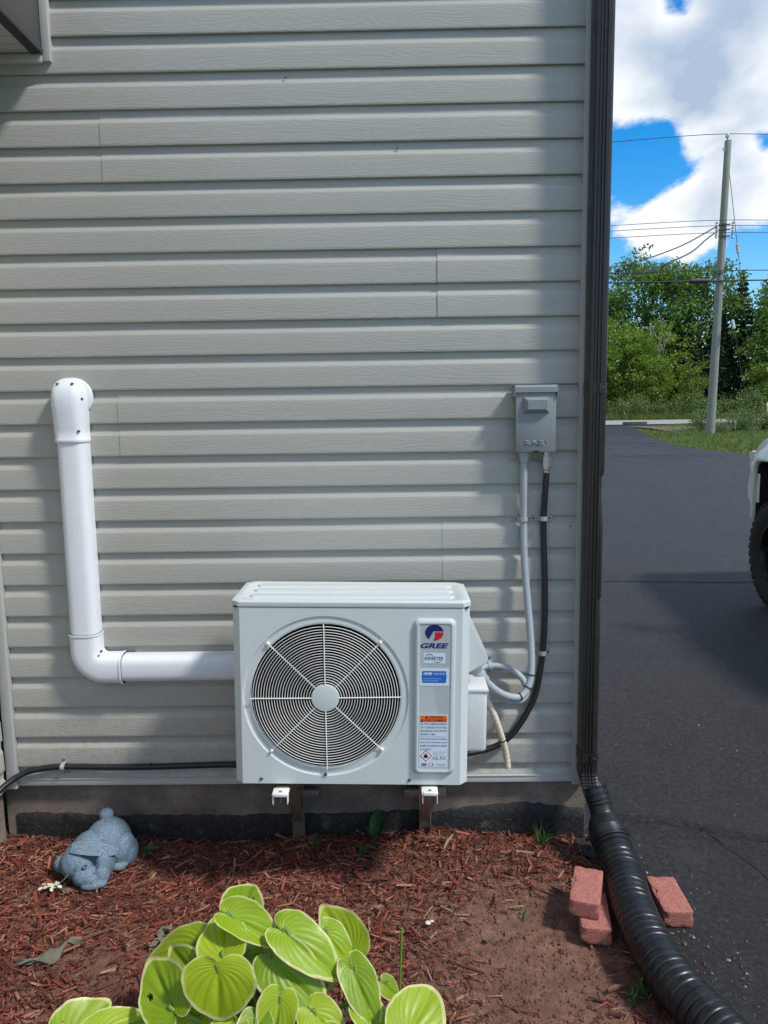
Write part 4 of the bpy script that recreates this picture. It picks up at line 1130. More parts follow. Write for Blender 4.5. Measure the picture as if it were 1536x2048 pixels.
def crumbs():
    rg = np.random.RandomState(12); n = 5000
    x = rg.uniform(.0, .9, n); y = rg.uniform(-1.4, -.02, n); lim = np.interp(y, LE_Y, LE_X); k = x < lim+.02; x, y = x[k], y[k]; n = len(x)
    s = np.clip(np.exp(rg.normal(-5.6, .5, n)), .0015, .012); c = np.stack([x, y, soil_h(x, y)+s*.3], 1)
    base = np.array([[1, 0, 0], [-1, 0, 0], [0, 1, 0], [0, -1, 0], [0, 0, 1], [0, 0, -1]], float)
    V = (c[:, None] + base[None]*s[:, None, None]*rg.uniform(.6, 1.3, (n, 6, 3))).reshape(-1, 3)
    t = np.array([[0, 2, 4], [2, 1, 4], [1, 3, 4], [3, 0, 4], [2, 0, 5], [1, 2, 5], [3, 1, 5], [0, 3, 5]])
    F = (t[None]+(np.arange(n)*6)[:, None, None]).reshape(-1, 3)
    me = bpy.data.meshes.new('soil_crumbs'); me.from_pydata(V.tolist(), [], F.tolist())
    tag(link('soil_crumbs', me, M_SOIL), 'loose crumbs of reddish soil near the drain pipe', 'soil', kind='stuff')
crumbs()
def driveway_grit():
    rg = np.random.RandomState(15); n = 2600
    y = rg.uniform(-1.5, 1.2, n); x = np.interp(y, LE_Y, LE_X)+np.abs(rg.normal(0, .12, n)); far = rg.uniform(0, 1, n) < .3; x = np.where(far, rg.uniform(.9, 2.4, n), x)
    s = np.clip(np.exp(rg.normal(-6.0, .5, n)), .001, .008); c = np.stack([x, y, s*.35-.004], 1)
    base = np.array([[1, 0, 0], [-1, 0, 0], [0, 1, 0], [0, -1, 0], [0, 0, 1], [0, 0, -1]], float)
    V = (c[:, None] + base[None]*s[:, None, None]*rg.uniform(.6, 1.4, (n, 6, 3))).reshape(-1, 3)
    t = np.array([[0, 2, 4], [2, 1, 4], [1, 3, 4], [3, 0, 4], [2, 0, 5], [1, 2, 5], [3, 1, 5], [0, 3, 5]])
    F = (t[None]+(np.arange(n)*6)[:, None, None]).reshape(-1, 3)
    me = bpy.data.meshes.new('driveway_grit'); me.from_pydata(V.tolist(), [], F.tolist())
    mt = NT('grit'); mt.set(Base_Color=mt.ramp(mt.island(), (0, (.03, .03, .03)), (.6, (.10, .07, .055)), (.9, (.2, .12, .09)), (1, (.4, .38, .35))), Roughness=.9)
    tag(link('driveway_grit', me, mt.m), 'loose grit and soil crumbs along the edge of the asphalt', 'grit', kind='stuff')
driveway_grit()
def woodpiece(x, y, L, W, T, yaw, lab, mat, pitch=0.0, name='wood_piece', cat='wood'):
    b = MB(); rings = []; rng = random.Random(int(x*1000)+int(y*777))
    for i in range(7):
        t = i/6; w = W*(.55+.45*math.sin(PI*min(1, t*1.1+.05)))*rng.uniform(.8, 1.1); bend = .06*L*math.sin(PI*t)
        rings.append([((t-.5)*L, bend+sx*w/2*rng.uniform(.85, 1.1), sz*T/2) for sx, sz in ((-1, -1), (1, -1), (1, 1), (-1, 1))])
    b.loft(rings); o = b.build(name, mat, None, 30, (x, y, float(soil_h(x, y))+.016+abs(math.sin(pitch))*L/2), (0, pitch, yaw))
    return tag(o, lab, cat)
woodpiece(.20, -.115, .085, .007, .006, R(60), 'pale straw-coloured stick lying in mulch below the heat pump label end', M_STICKW, -.25, 'stick', 'stick')
woodpiece(-.15, -.27, .07, .018, .008, R(115), 'wide bright red bark chip in the mulch below the fan', M_CHIPRED)
woodpiece(.14, -.075, .12, .030, .012, R(-8), 'broad grey-brown bark slab at the foot of the label-end bracket', M_CHIPBROWN)
woodpiece(.47, -.135, .13, .010, .007, R(-6), 'long pale splinter lying near the foundation corner', M_STICKW, 0, 'stick', 'stick')
woodpiece(.50, -.33, .045, .014, .007, R(95), 'small upright red chip on bare soil left of the stacked bricks', M_CHIPRED)
woodpiece(-1.33, -.30, .05, .018, .008, R(60), 'orange-red bark chip left of the rabbit statue', M_CHIPRED)
woodpiece(-.95, -.30, .11, .012, .008, R(35), 'brown bark strip in front of the rabbit statue', M_CHIPBROWN)
woodpiece(-1.02, -.62, .22, .008, .006, R(33), 'thin brown twig lying across bare soil left of the hosta', M_CHIPBROWN, 0, 'stick', 'stick')
woodpiece(.66, -.83, .06, .013, .008, R(20), 'short grey-brown twig beside the drain pipe near the weeds', M_CHIPBROWN, 0, 'stick', 'stick')
woodpiece(.30, -.62, .04, .016, .008, R(40), 'small brown chip on bare soil right of the hosta', M_CHIPBROWN)
o = MB().tube(smoothpath([(0, 0, .004), (.05, -.006, .008), (.10, -.018, .006)], 5), .0022, 6).build('twig', M_STICKW, None, 40, (.88, .17, .0)); tag(o, 'thin pale twig on the asphalt beside the downspout elbow', 'twig')
def rock(x, y, s, mat, lab, cat, name, seed, z=0):
    b = MB(); r = bmesh.ops.create_icosphere(b.bm, subdivisions=3, radius=1); rng = random.Random(seed); ph = [rng.uniform(0, 6) for _ in range(6)]
    for v in b.bm.verts:
        c = v.co; f = 1+.18*math.sin(3*c.x+ph[0])+.15*math.sin(4*c.y+ph[1])+.12*math.sin(5*c.z+ph[2])+rng.uniform(-.06, .06)
        v.co = Vector((c.x*s[0]*f, c.y*s[1]*f, c.z*s[2]*f))
    return tag(b.build(name, mat, None, 25, (x, y, z)), lab, cat)
rock(.757, -.115, (.036, .045, .030), M_ASPH, 'lump of broken black asphalt at the foundation corner behind the bricks', 'asphalt lump', 'asphalt_lump', 2, .005)
rock(.800, -.02, (.030, .03, .022), M_ASPH, 'small piece of broken asphalt under the downspout elbow', 'asphalt lump', 'asphalt_lump', 3, .0)
rock(.735, -.055, (.022, .02, .018), M_ASPH, 'smallest crumb of broken asphalt against the foundation corner', 'asphalt lump', 'asphalt_lump', 5, .0)
def dryleaf(x, y, L, yaw, lab, seed, z=.012):
    rng = random.Random(seed); rows = []; b = MB(); ph = rng.uniform(0, 6)
    for i in range(13):
        t = i/12; w = L*.20*math.sin(PI*t)**.7+.001; row = []
        for j in range(7):
            s = j/3-1
            row.append(((t-.5)*L+.008*math.sin(9*s+ph+3*t), s*w*(.55+.45*math.sin(13*t+ph))*rng.uniform(.75, 1.2)+.012*math.sin(8*t+ph), L*.05*abs(s)*math.sin(9*t+ph)+L*.06*math.sin(11*t+3*s+ph)+.014+rng.uniform(-.003, .003)))
        rows.append(row)
    b.loft(rows, cap=False, closed=False)
    return tag(b.build('dry_leaf', M_DRYLEAF, None, 70, (x, y, float(soil_h(x, y))+z), (0, 0, yaw)), lab, 'dry leaf', 'withered leaves on the mulch')
dryleaf(-1.13, -.70, .20, R(35), 'long withered grey leaf lying left of the hosta', 3)
dryleaf(-.79, -.62, .075, R(70), 'dark crumpled leaf standing just left of the hosta leaves', 5, .02)
dryleaf(-.80, -.66, .06, R(20), 'small curled brown leaf beside the dark crumpled leaf', 9)
dryleaf(-1.24, -.315, .13, R(170), 'dark withered leaf lying under the rabbit statue head', 12, .0)
fl = thing('dried_flower', 'dried white flower head on the mulch left of the rabbit statue', 'flower', (-1.295, -.335, .012))
for i in range(14):
    a = i*2.4; r = .004+.0022*i
    MB().ell((r*math.cos(a)*1.2, r*math.sin(a)*.8, .010+.004*math.sin(i)), (.010, .007, .003), (.5*math.sin(i), .5*math.cos(i*2), a), 8, 6).build('petal', M_PETAL, fl)
MB().tube(smoothpath([(.02, .0, .008), (.05, .01, .03), (.065, .04, .05)], 5), .0016, 6).build('stem', M_DRYLEAF, fl)
o = MB().ell((0, 0, 0), (.012, .008, .004), (.3, .2, .5)).ell((.012, .004, .003), (.008, .006, .003)).build('litter', M_PETAL, None, 50, (.10, -.545, .016)); tag(o, 'tiny scrap of white litter on the mulch right of the hosta', 'litter')

# ------------------------------------------------------------------ hosta
RT_ = np.radians([0, 5, 12, 22, 35, 50, 68, 88, 108, 128, 148, 164, 175, 180])
RR_ = [1.0, .955, .885, .80, .715, .640, .570, .505, .435, .360, .270, .180, .095, .04]
def hosta_leaf_mesh(L, Wd, seed, cup=.10, droop=.22, wave=.022, holes=()):
    """cordate blade: lobed at the stalk, pointed at the tip, panels puffed between veins that run out from the stalk and bend to the tip"""
    rng = random.Random(seed); nr, nt = 16, 88; ph = [rng.uniform(0, 6.28) for _ in range(5)]; asy = rng.uniform(-.05, .05)
    def rad(th): return float(np.interp(abs(th), RT_, RR_))*(1+asy*math.sin(th))*(1+.014*math.sin(7*th+ph[2])+.010*math.sin(15*th+ph[3]))
    ths = [-PI+2*PI*(j+.5)/nt for j in range(nt)]; rads = [rad(t) for t in ths]
    rads = [(rads[j-1] if j else rads[j])*.25+rads[j]*.5+(rads[(j+1) % nt])*.25 if abs(ths[j]) > .1 else rads[j] for j in range(nt)]
    ymax = max(abs(r*math.sin(t)) for r, t in zip(rads, ths)); verts, uvs, faces = [], [], []
    for i in range(nr+1):
        rho = (i/nr)**.9
        for j in range(nt):
            th = ths[j]; r = rads[j]*rho; X = r*math.cos(th); Yv = r*math.sin(th)/ymax
            k = th*(1+.75*rho*rho)
            z = cup*abs(Yv)**1.5 - droop*max(0, X)**2 - droop*.9*max(0, -X) - .045*math.exp(-(Yv/.09)**2)*min(1, 3*max(0, X))
            z += .020*abs(math.sin(k*7))*min(1, rho*2.2)*(1-rho**5)
            z += wave*rho**3*math.sin(th*3+ph[0]) + wave*.55*rho**4*math.sin(th*8+ph[1]) + .05*math.sin(X*3+ph[4])*Yv
            verts.append((X*L, Yv*Wd/2, z*L)); uvs.append((rho, k/(2*1.75*PI)+.5))
    for i in range(nr):
        for j in range(nt-1):
            if (i, j) in holes: continue
            a = i*nt+j; faces.append((a, a+1, a+nt+1, a+nt))
    me = bpy.data.meshes.new('leaf'); me.from_pydata(verts, [], faces)
    ul = me.uv_layers.new(name='UVMap'); lv = np.empty(len(me.loops), int); me.loops.foreach_get('vertex_index', lv)
    ul.data.foreach_set('uv', np.array(uvs)[lv].ravel()); smooth(me, 180)
    return me
def hosta(name, lab, crown, leaves):
    crown = Vector(crown); t = thing(name, lab, 'plant', crown)
    for i, lf in enumerate(leaves):
        B, T, wd, nrm = Vector(lf[0]), Vector(lf[1]), lf[2], Vector(lf[3]).normalized()
        cup, droop = (lf[4], lf[5]) if len(lf) > 4 else (.10, .2)
        e1 = (T-B); L = e1.length; e1.normalize(); e3 = (nrm-e1*nrm.dot(e1)).normalized(); e2 = e3.cross(e1)
        o = link('leaf', hosta_leaf_mesh(L, wd, i*13+len(leaves), cup, droop, holes={7: {(9, 50), (9, 51), (10, 50), (10, 51), (11, 51), (10, 52)}, 3: {(10, 38), (10, 39)}, 15: {(8, 60)}}.get(i, ())), M_HOSTA, t)
        M = Matrix((e1, e2, e3)).transposed().to_4x4(); M.translation = B-crown; o.matrix_local = M
        mid = crown.lerp(B, .5) + Vector((0, 0, .03)) + (crown-B)*.08
        MB().tube([p-crown for p in smoothpath([crown+Vector((random.uniform(-.03, .03), random.uniform(-.03, .03), -.01)), mid, B-e1*.004-e3*.004, B+e1*L*.12-e3*.006], 6)], [.0062]*13+[.005]*5+[.003], 8).build('stalk', M_STALK, t)
N0 = (.05, -.55, .83)
hosta('hosta', 'clump of lime-green hosta with cream-edged leaves growing in the mulch', (-.36, -1.12, 0), [
    ((-.462, -1.185, .352), (-.462, -1.215, .215), .205, (0, -.80, .55), .06, .10),
    ((-.468, -1.105, .325), (-.486, -.985, .390), .145, (-.15, -.75, .65), .10, .05),
    ((-.461, -1.040, .395), (-.305, -1.060, .325), .105, (.10, -.45, .88), .16, .15),
    ((-.462, -.935, .315), (-.448, -.775, .325), .130, (.10, -.75, .62), .16, .05),
    ((-.130, -1.000, .265), (-.232, -.870, .315), .125, (.10, -.75, .62), .12, .05),
    ((-.310, -1.060, .360), (-.145, -1.115, .270), .135, (.0, -.50, .86), .08, .20),
    ((-.208, -.993, .31), (-.115, -1.041, .225), .095, (.3, -.5, .80), .08, .20),
    ((-.585, -1.180, .235), (-.690, -1.055, .290), .150, (-.1, -.80, .60), .08, .05),
    ((-.520, -1.130, .265), (-.640, -1.035, .310), .115, (-.1, -.78, .62), .10, .10),
    ((-.556, -1.010, .29), (-.750, -.985, .235), .100, (-.15, -.35, .92), .14, .25),
    ((-.335, -1.090, .30), (-.190, -1.155, .195), .165, (.1, -.70, .70), .06, .15),
    ((-.31, -1.165, .25), (-.332, -1.235, .150), .115, (0, -.7, .7), .08, .2),
    ((-.128, -1.09, .275), (-.050, -1.185, .170), .100, (.25, -.72, .65), .08, .2),
    ((.018, -1.20, .175), (.100, -1.085, .225), .165, (.1, -.75, .65), .08, .05),
    ((-.045, -1.05, .2), (.004, -1.055, .155), .06, (.2, -.6, .75), .08, .2),
    ((-.86, -1.19, .155), (-.775, -1.110, .205), .150, (-.1, -.75, .65), .10, .05),
    ((-.79, -1.195, .175), (-.655, -1.115, .165), .090, (-.1, -.6, .8), .14, .1),
    ((-.40, -1.10, .24), (-.44, -1.01, .22), .12, (0, -.6, .8)),
    ((-.30, -1.02, .25), (-.24, -.93, .235), .11, (.1, -.6, .8)),
    ((-.42, -1.02, .27), (-.36, -.92, .27), .10, (.1, -.6, .8)),
    ((-.23, -1.15, .20), (-.13, -1.20, .13), .11, (.2, -.6, .75)),
    ((-.10, -1.14, .20), (-.01, -1.19, .13), .09, (.3, -.6, .75)),
    ((-.43, -1.20, .20), (-.47, -1.29, .10), .12, (-.1, -.7, .7)),
    ((-.53, -1.16, .19), (-.60, -1.22, .12), .11, (-.3, -.6, .75)),
    ((-.37, -1.19, .21), (-.38, -1.28, .12), .10, (0, -.7, .7)),
    ((-.20, -1.22, .19), (-.17, -1.31, .11), .12, (.1, -.7, .7)),
    ((-.38, -1.06, .30), (-.40, -1.02, .25), .06, (0, -.7, .7)),
])

# ------------------------------------------------------------------ weeds by the wall
def blade_mesh(L, w, bend, n=7):
    v, f = [], []
    for i in range(n+1):
        t = i/n; ww = w*(1-t)**.6*(.6+.8*t if t < .5 else 1)
        y = bend*t*t*L; z = L*t*(1-.25*abs(bend)*t)
        v += [(-ww, y, z), (0, y+.15*ww, z), (ww, y, z)]
    for i in range(n):
        a = i*3; f += [(a, a+1, a+4, a+3), (a+1, a+2, a+5, a+4)]
    me = bpy.data.meshes.new('blade'); me.from_pydata(v, [], f); smooth(me, 180); return me
def weed(x, y, lab, n, L, seed, w=.004, spread=.6, name='weed', mat=M_WEED):
    rng = random.Random(seed); t = thing(name, lab, 'weed', (x, y, float(soil_h(x, y))), 'weeds along the foundation')
    for i in range(n):
        link('blade', blade_mesh(L*rng.uniform(.5, 1.1), w*rng.uniform(.7, 1.3), rng.uniform(.2, 1.0)*spread), mat, t, (rng.uniform(-.02, .02), rng.uniform(-.015, .015), 0), (R(rng.uniform(-12, 12)), R(rng.uniform(-12, 12)), rng.uniform(0, 6.28)))
    return t
weed(.585, -.075, 'tuft of green grass against the foundation near the downspout', 26, .12, 1, .0035, .9)
weed(-.33, -.10, 'yellow-green weed sprouting beside the fan-end bracket', 16, .085, 2, .004, .8)
weed(.715, -.85, 'small green weeds in the gap beside the drain pipe', 14, .06, 3, .007, .9)
weed(.44, -.50, 'few thin green shoots on bare soil left of the stacked bricks', 6, .05, 4, .003, .7)
weed(.70, -.88, 'lone broad green shoot next to the drain pipe weeds', 4, .07, 6, .008, .6)
def seedling(x, y, lab, leaves, L, tilt=50):
    t = thing('seedling', lab, 'weed', (x, y, float(soil_h(x, y))+.005), 'weeds along the foundation')
    for i, (az, k, h) in enumerate(leaves):
        me = hosta_leaf_mesh(L*k, L*k*.55, 40+i, .15, .3, .01)
        link('leaf', me, M_SEED, t, (.01*math.cos(az), .01*math.sin(az), h), (0, R(-tilt), az))
        MB().tube([(0, 0, -.01), (.01*math.cos(az), .01*math.sin(az), h)], .0015, 6).build('stem', M_STALK, t)
M_SEED = mat_leafcards('seedling_leaf', [(.03, .10, .02), (.05, .14, .03)])
seedling(-.095, -.05, 'broad-leaved green seedling on the dark foundation under the heat pump', [(R(70), 1, .06), (R(20), .7, .03), (R(150), .6, .025)], .09)
seedling(-.14, -.13, 'low round-leaved seedling in the mulch under the heat pump', [(R(10), .8, .02), (R(150), .7, .02), (R(260), .6, .015)], .06, 12)
seedling(-1.02, -.12, 'single green leaf poking out behind the rabbit statue', [(R(20), 1, .03), (R(-30), .8, .03)], .06, 20)
# hosta scape stub
o = MB().tube(smoothpath([(0, 0, 0), (.004, .0, .10), (.008, .004, .20)], 5), .0035, 8).build('flower_stalk', M_STALK, None, 40, (.0, -.83, 0)); tag(o, 'cut green flower stalk standing right of the hosta leaves', 'stalk')

# ------------------------------------------------------------------ utility pole and overhead lines
PB = Vector((14.72, 33.05, .30)); PT = Vector((14.98, 33.05, 13.32))
pole = thing('utility_pole', 'tall weathered grey wooden utility pole beside the driveway', 'pole', PB)
b = MB(); b.tube([PB.lerp(PT, t)-PB for t in (-.01, .1, .3, .6, .85, .999, 1.0)], [.205, .195, .182, .163, .150, .142, .136], 20); b.build('post', M_POLE, pole, 40)
top = PT-PB
MB().tube([top+Vector((-.05, -.02, -.15)), top+Vector((-.05, -.02, .16))], .022, 8).build('pin', M_WIREB, pole)
MB().lathe([(.03, .10), (.085, .12), (.09, .17), (.05, .19), (.07, .22), (.05, .27), (.0, .28)], (top.x-.05, -.02, top.z), 'z', 16).build('insulator', M_PORC, pole)
for z in (9.72, 9.50, 9.22):
    x = PB.lerp(PT, z/13.3).x-PB.x
    br = MB(); br.box((x, -.17, z-.30), (.50, .05, .05)).tube([(x-.36, -.2, z-.42), (x-.36, -.2, z-.18)], .02, 8).tube([(x+.36, -.2, z-.42), (x+.36, -.2, z-.18)], .02, 8); bo = br.build('bracket', M_WIREB, pole)
    for sx in (-.36, .36): MB().lathe([(.0, -.07), (.07, -.06), (.045, 0), (.07, .06), (0, .07)], (x+sx, -.2, z-.30), 'z', 12).build('spool', M_PORC, bo)
MB().box((-.05, -.2, 7.30), (.35, .10, .06)).build('cable_bracket', M_WIREB, pole)
MB().box((.02, -.175, 12.6), (.10, .04, .14)).build('tag_plate', M_GALV, pole)
def wire(pts, r, lab, name='overhead_wire', n=10, sagn=18):
    t = MB(); P = smoothpath(pts, sagn); O = P[0]
    t.tube([p-O for p in P], r, 6); return tag(t.build(name, M_WIREB, None, 60, O), lab, 'wire', 'overhead lines on the utility pole')
def span(zl, zp, zr, y, sag=.5):
    # conductors run along the road: neighbouring poles stand 45 m away to either side
    xl, xp, xr = -30, 14.9, 60
    L = [Vector((xl+(xp-xl)*t, y, zl+(zp-zl)*t-4*sag*t*(1-t))) for t in [i/8 for i in range(9)]]
    Rr = [Vector((xp+(xr-xp)*t, y, zp+(zr-zp)*t-4*sag*t*(1-t))) for t in [i/8 for i in range(9)]]
    return L + Rr[1:]
wire(span(13.3, 13.58, 13.3, 33.0, .55), .014, 'topmost single wire carried by the insulator on the pole tip')
wire(span(9.75, 9.90, 9.75, 32.85, .35), .013, 'highest of the three wires at the middle of the pole')
wire(span(9.55, 9.66, 9.55, 32.85, .35), .013, 'second of the three wires at the middle of the pole')
wire(span(9.25, 9.36, 9.25, 32.85, .35), .013, 'lowest of the three wires at the middle of the pole')
wire(span(7.75, 7.72, 7.72, 32.85, .10), .020, 'upper telephone cable on the lower part of the pole')
wire(span(7.25, 7.28, 7.28, 32.85, .05), .034, 'thick lower telephone cable on the pole')
for q, lab, r in ((((14.78, 32.8, 9.75), (12.4, 32.2, 8.55), (9.0, 31.0, 7.55), (3, 27, 6.6)), 'upper twisted service wire dropping from the pole towards the house', .028),
             (((14.75, 32.8, 9.55), (13.4, 31, 8.72), (11.9, 29, 7.75), (8.5, 24, 6.2)), 'lower twisted service wire dropping steeply from the pole', .028)):
    wire(q, r, lab, 'service_wire')
tag(MB().tube([(0, 0, 0), (.15, 0, 0), (.2, 0, 0), (1.0, 0, 0), (1.05, 0, 0), (1.2, 0, 0)], [.04, .05, .11, .11, .05, .04], 12).build('splice_case', M_WIREB, None, 40, (13.25, 32.83, 7.28)), 'black cylindrical splice case on the thick telephone cable left of the pole', 'splice case')
def guy(p0, p1, tI, lab):
    p0, p1 = Vector(p0), Vector(p1); t = thing('guy_wire', lab, 'wire', p1, 'guy wires of the utility pole')
    MB().tube([p0-p1, Vector((0, 0, 0))], .013, 6).build('strand', M_WIREB, t)
    c = p0.lerp(p1, tI)-p1; d = (p1-p0).normalized()
    MB().tube([c-d*.22, c-d*.18, c+d*.18, c+d*.22], [.03, .07, .07, .03], 10).build('strain_insulator', M_PORC, t)
guy((15.0, 33.0, 12.4), (17.05, 33.3, .32), .305, 'longer guy wire running from near the pole top to the ground')
guy((14.88, 33.0, 8.4), (16.2, 32.0, .30), .38, 'shorter guy wire starting halfway up the pole')
gd = MB().tube([(0, 0, -.1), (-.10, 0, 1.35), (-.102, 0, 1.38)], [.06, .055, .02], 10).build('guy_guard', M_YELLOW, None, 40, (24.55, 48.0, .45)); tag(gd, 'pale yellow guy guard standing by the road edge at the right', 'guy guard')

# ------------------------------------------------------------------ vegetation
def cards(n, centers, size, rg, flat=.0, asp=.55):
    """leaf-sized rhombic faces"""
    th = rg.uniform(0, 2*PI, n); ph = np.arccos(rg.uniform(-1, 1, n))
    nx = np.stack([np.sin(ph)*np.cos(th), np.sin(ph)*np.sin(th), np.cos(ph)+flat], 1); nx /= np.linalg.norm(nx, axis=1)[:, None]
    a = np.stack([rg.normal(size=n), rg.normal(size=n), rg.normal(size=n)], 1); e1 = np.cross(nx, a); e1 /= np.linalg.norm(e1, axis=1)[:, None]; e2 = np.cross(nx, e1)
    s = size*rg.uniform(.6, 1.35, n)
    V = np.stack([centers-e1*s[:, None]*.5, centers+e2*(s*asp*.5)[:, None], centers+e1*s[:, None]*.5, centers-e2*(s*asp*.5)[:, None]], 1).reshape(-1, 3)
    F = (np.arange(n)*4)[:, None]+np.arange(4)[None]
    return V, F
def card_mesh(name, V, F):
    me = bpy.data.meshes.new(name); me.from_pydata(V.tolist(), [], F.tolist()); return me
def leafy(seed, H, Wd, n=9000, size=.27, crown_from=.10, lobes=40, pointed=.0):
    """tapered trunk with limbs and a clumped crown; returns trunk and crown meshes"""
    rg = np.random.RandomState(seed); rng = random.Random(seed); tb = MB()
    lean = rng.uniform(-.04, .04)*H
    spine = [Vector((lean*t+.02*H*math.sin(5*t+seed), .02*H*math.sin(4*t+2*seed), H*.93*t)) for t in [i/8 for i in range(9)]]
    tb.tube(spine, [max(.02, H*.016*(1-t*.85)) for t in [i/8 for i in range(9)]], 8)
    C = []
    for i in range(lobes):
        u = crown_from + (1-crown_from)*((i+.5)/lobes)**.85
        prof = math.sin(PI*min(1, .12+.86*(1-((u-crown_from)/(1-crown_from)))**(.7+pointed)))**.8
        a = i*2.4+rng.uniform(-.5, .5); r = Wd/2*prof*rng.uniform(.35, 1.0)
        sp = spine[min(8, int(u*8))]; c = Vector((sp.x+r*math.cos(a), sp.y+r*math.sin(a), H*u+rng.uniform(-.04, .04)*H))
        C.append((c, Wd*rng.uniform(.13, .22)*(.6+.5*prof)))
        z0 = max(.12, u-.18); st = spine[min(7, int(z0*8))]
        tb.tube([st, st.lerp(c, .5)+Vector((0, 0, .03*H)), c], [H*.0045, H*.003, H*.001], 5)
    pts = []
    per = n//lobes
    for c, rad in C:
        d = rg.normal(size=(per, 3)); d /= np.linalg.norm(d, axis=1)[:, None]; rr = rad*rg.uniform(.25, 1.15, per)**.6
        d[:, 2] *= .75
        # several twigs break each lobe up
        tw = rg.normal(size=(5, 3))*rad*.55; k = rg.randint(0, 5, per)
        pts.append(np.array(c)[None]+d*rr[:, None]*.75+tw[k])
    P = np.concatenate(pts); V, F = cards(len(P), P, size, rg, .35)
    return tb.mesh('trunk', 40), card_mesh('crown', V, F)
def spruce(seed, H, Wd, n=9000):
    rg = np.random.RandomState(seed); tb = MB(); tb.tube([(0, 0, 0), (0, 0, H*.5), (0, 0, H)], [H*.012, H*.007, .01], 7)
    u = rg.uniform(0, 1, n)**.75; whorl = np.round(u*26)/26; h = H*(.06+.94*whorl)
    a0 = (whorl*26*1.7)+rg.randint(0, 8, n)*2*PI/8+rg.normal(0, .10, n); t = rg.uniform(0, 1, n)**.65
    r = t*Wd/2*(1-whorl)**.85*(1+.25*np.sin(whorl*60+a0*2)); z = h - r*.30 + rg.normal(0, .05, n) + .12*t*t
    P = np.stack([r*np.cos(a0), r*np.sin(a0), z], 1); V, F = cards(n, P, .30, rg, .5, .45)
    return tb.mesh('trunk', 40), card_mesh('crown', V, F)
def shrub(seed, H, Wd, n=1500, size=.13):
    rg = np.random.RandomState(seed); rng = random.Random(seed); tb = MB(); C = []
    for i in range(14):
        a = rng.uniform(0, 6.28); r = Wd*.42*math.sqrt(rng.random()); c = Vector((r*math.cos(a), r*math.sin(a), H*rng.uniform(.35, .9)*(1-.45*(r/(Wd*.5))**2)))
        C.append(c); tb.tube([(0, 0, 0), c*.55, c], [.03, .02, .008], 5)
    P = np.concatenate([np.array(c)[None]+rg.normal(size=(n//14, 3))*np.array([Wd*.11, Wd*.11, H*.13]) for c in C]); P[:, 2] = np.maximum(P[:, 2], .03)
    V, F = cards(len(P), P, size, rg, .3)
    return tb.mesh('stem', 40), card_mesh('foliage', V, F)
def plant(name, parts, mats, pnames, lab, cat, loc, rz, sc, group):
    t = thing(name, lab, cat, loc, group, (0, 0, rz)); t.scale = (sc, sc, sc)
    for me, mt, pn in zip(parts, mats, pnames): link(pn, me, mt, t)
    return t
KA = leafy(21, 11.5, 6.8, 16000, .27, .10, 52); KB = leafy(22, 10.5, 5.6, 13000, .26, .10, 46, .3); KC = leafy(23, 8.0, 5.0, 7000, .24, .03, 34); KD = leafy(24, 6.0, 4.2, 5600, .20, .02, 30)
SA = spruce(31, 11, 4.6); SB = spruce(32, 9, 3.8, 7500)
HA = shrub(41, 2.0, 2.6); HB = shrub(42, 1.5, 2.2, 1300, .11); HC = shrub(43, 1.3, 1.8, 1100, .10)
G_T = 'trees beyond the road'
def tr(kit, mat, name, lab, x, y, rz, sc, bark=M_BARK):
    plant(name, kit, (bark, mat), ('trunk', 'crown'), lab, 'tree', (x, y, zg(y)-.1), rz, sc, G_T)
tr(KB, M_LEAF_A, 'leafy_tree', 'thin-topped leafy tree right beside the downspout edge', 17.3, 63.0, 1.2, .93)
tr(KA, M_LEAF_A, 'leafy_tree', 'tallest leafy tree left of the utility pole', 22.4, 64.5, .4, 1.13)
tr(KA, M_LEAF_A, 'leafy_tree', 'rounded leafy tree just left of the utility pole', 25.6, 64.0, 2.6, 1.06)
tr(SA, M_NEEDLE, 'spruce_tree', 'dark spruce in front of the tallest leafy tree', 23.9, 60.5, .3, .80)
tr(SB, M_NEEDLE, 'spruce_tree', 'dark spruce close to the left side of the utility pole', 26.0, 60.5, 1.9, .95)
tr(SA, M_NEEDLE, 'spruce_tree', 'slender spruce with a pointed tip right of the utility pole', 28.7, 62.0, 1.1, 1.06)
tr(SB, M_NEEDLE, 'spruce_tree', 'short dark spruce between the pole and the slender spruce', 27.2, 61.8, 2.9, .98)
tr(SA, M_NEEDLE, 'spruce_tree', 'spruce at the right edge of the picture behind the guy wires', 31.8, 62.5, 2.0, 1.10)
tr(KB, M_LEAF_A, 'leafy_tree', 'leafy tree at the right edge above the parked truck', 31.0, 60.0, .9, .92)
tr(KB, M_LEAF_A, 'leafy_tree', 'leafy tree standing right of the slender spruce', 33.6, 64.0, 3.9, 1.06)
tr(KC, M_LEAF_B, 'leafy_tree', 'yellow-green young tree nearest the downspout edge', 18.9, 58.4, 2.2, .78)
tr(KC, M_LEAF_C, 'leafy_tree', 'pale young tree in the middle of the tree line', 20.2, 57.8, .7, .60)
tr(KD, M_LEAF_B, 'leafy_tree', 'low yellow-green bushy tree left of the pole', 23.2, 58.2, 3.3, .66)
tr(KC, M_LEAF_A, 'leafy_tree', 'mid-green bushy tree behind the pale young tree', 21.0, 60.2, 4.3, .92)
tr(KC, M_LEAF_A, 'leafy_tree', 'dark bushy tree partly hidden by the downspout', 16.7, 60.2, 5.0, .95)
tr(KD, M_LEAF_A, 'leafy_tree', 'bushy green tree right of the pole near the road', 29.4, 58.3, .6, .85)
tr(KD, M_LEAF_A, 'leafy_tree', 'bushy green tree behind the yellow guy guard', 32.2, 58.0, 2.4, .80)
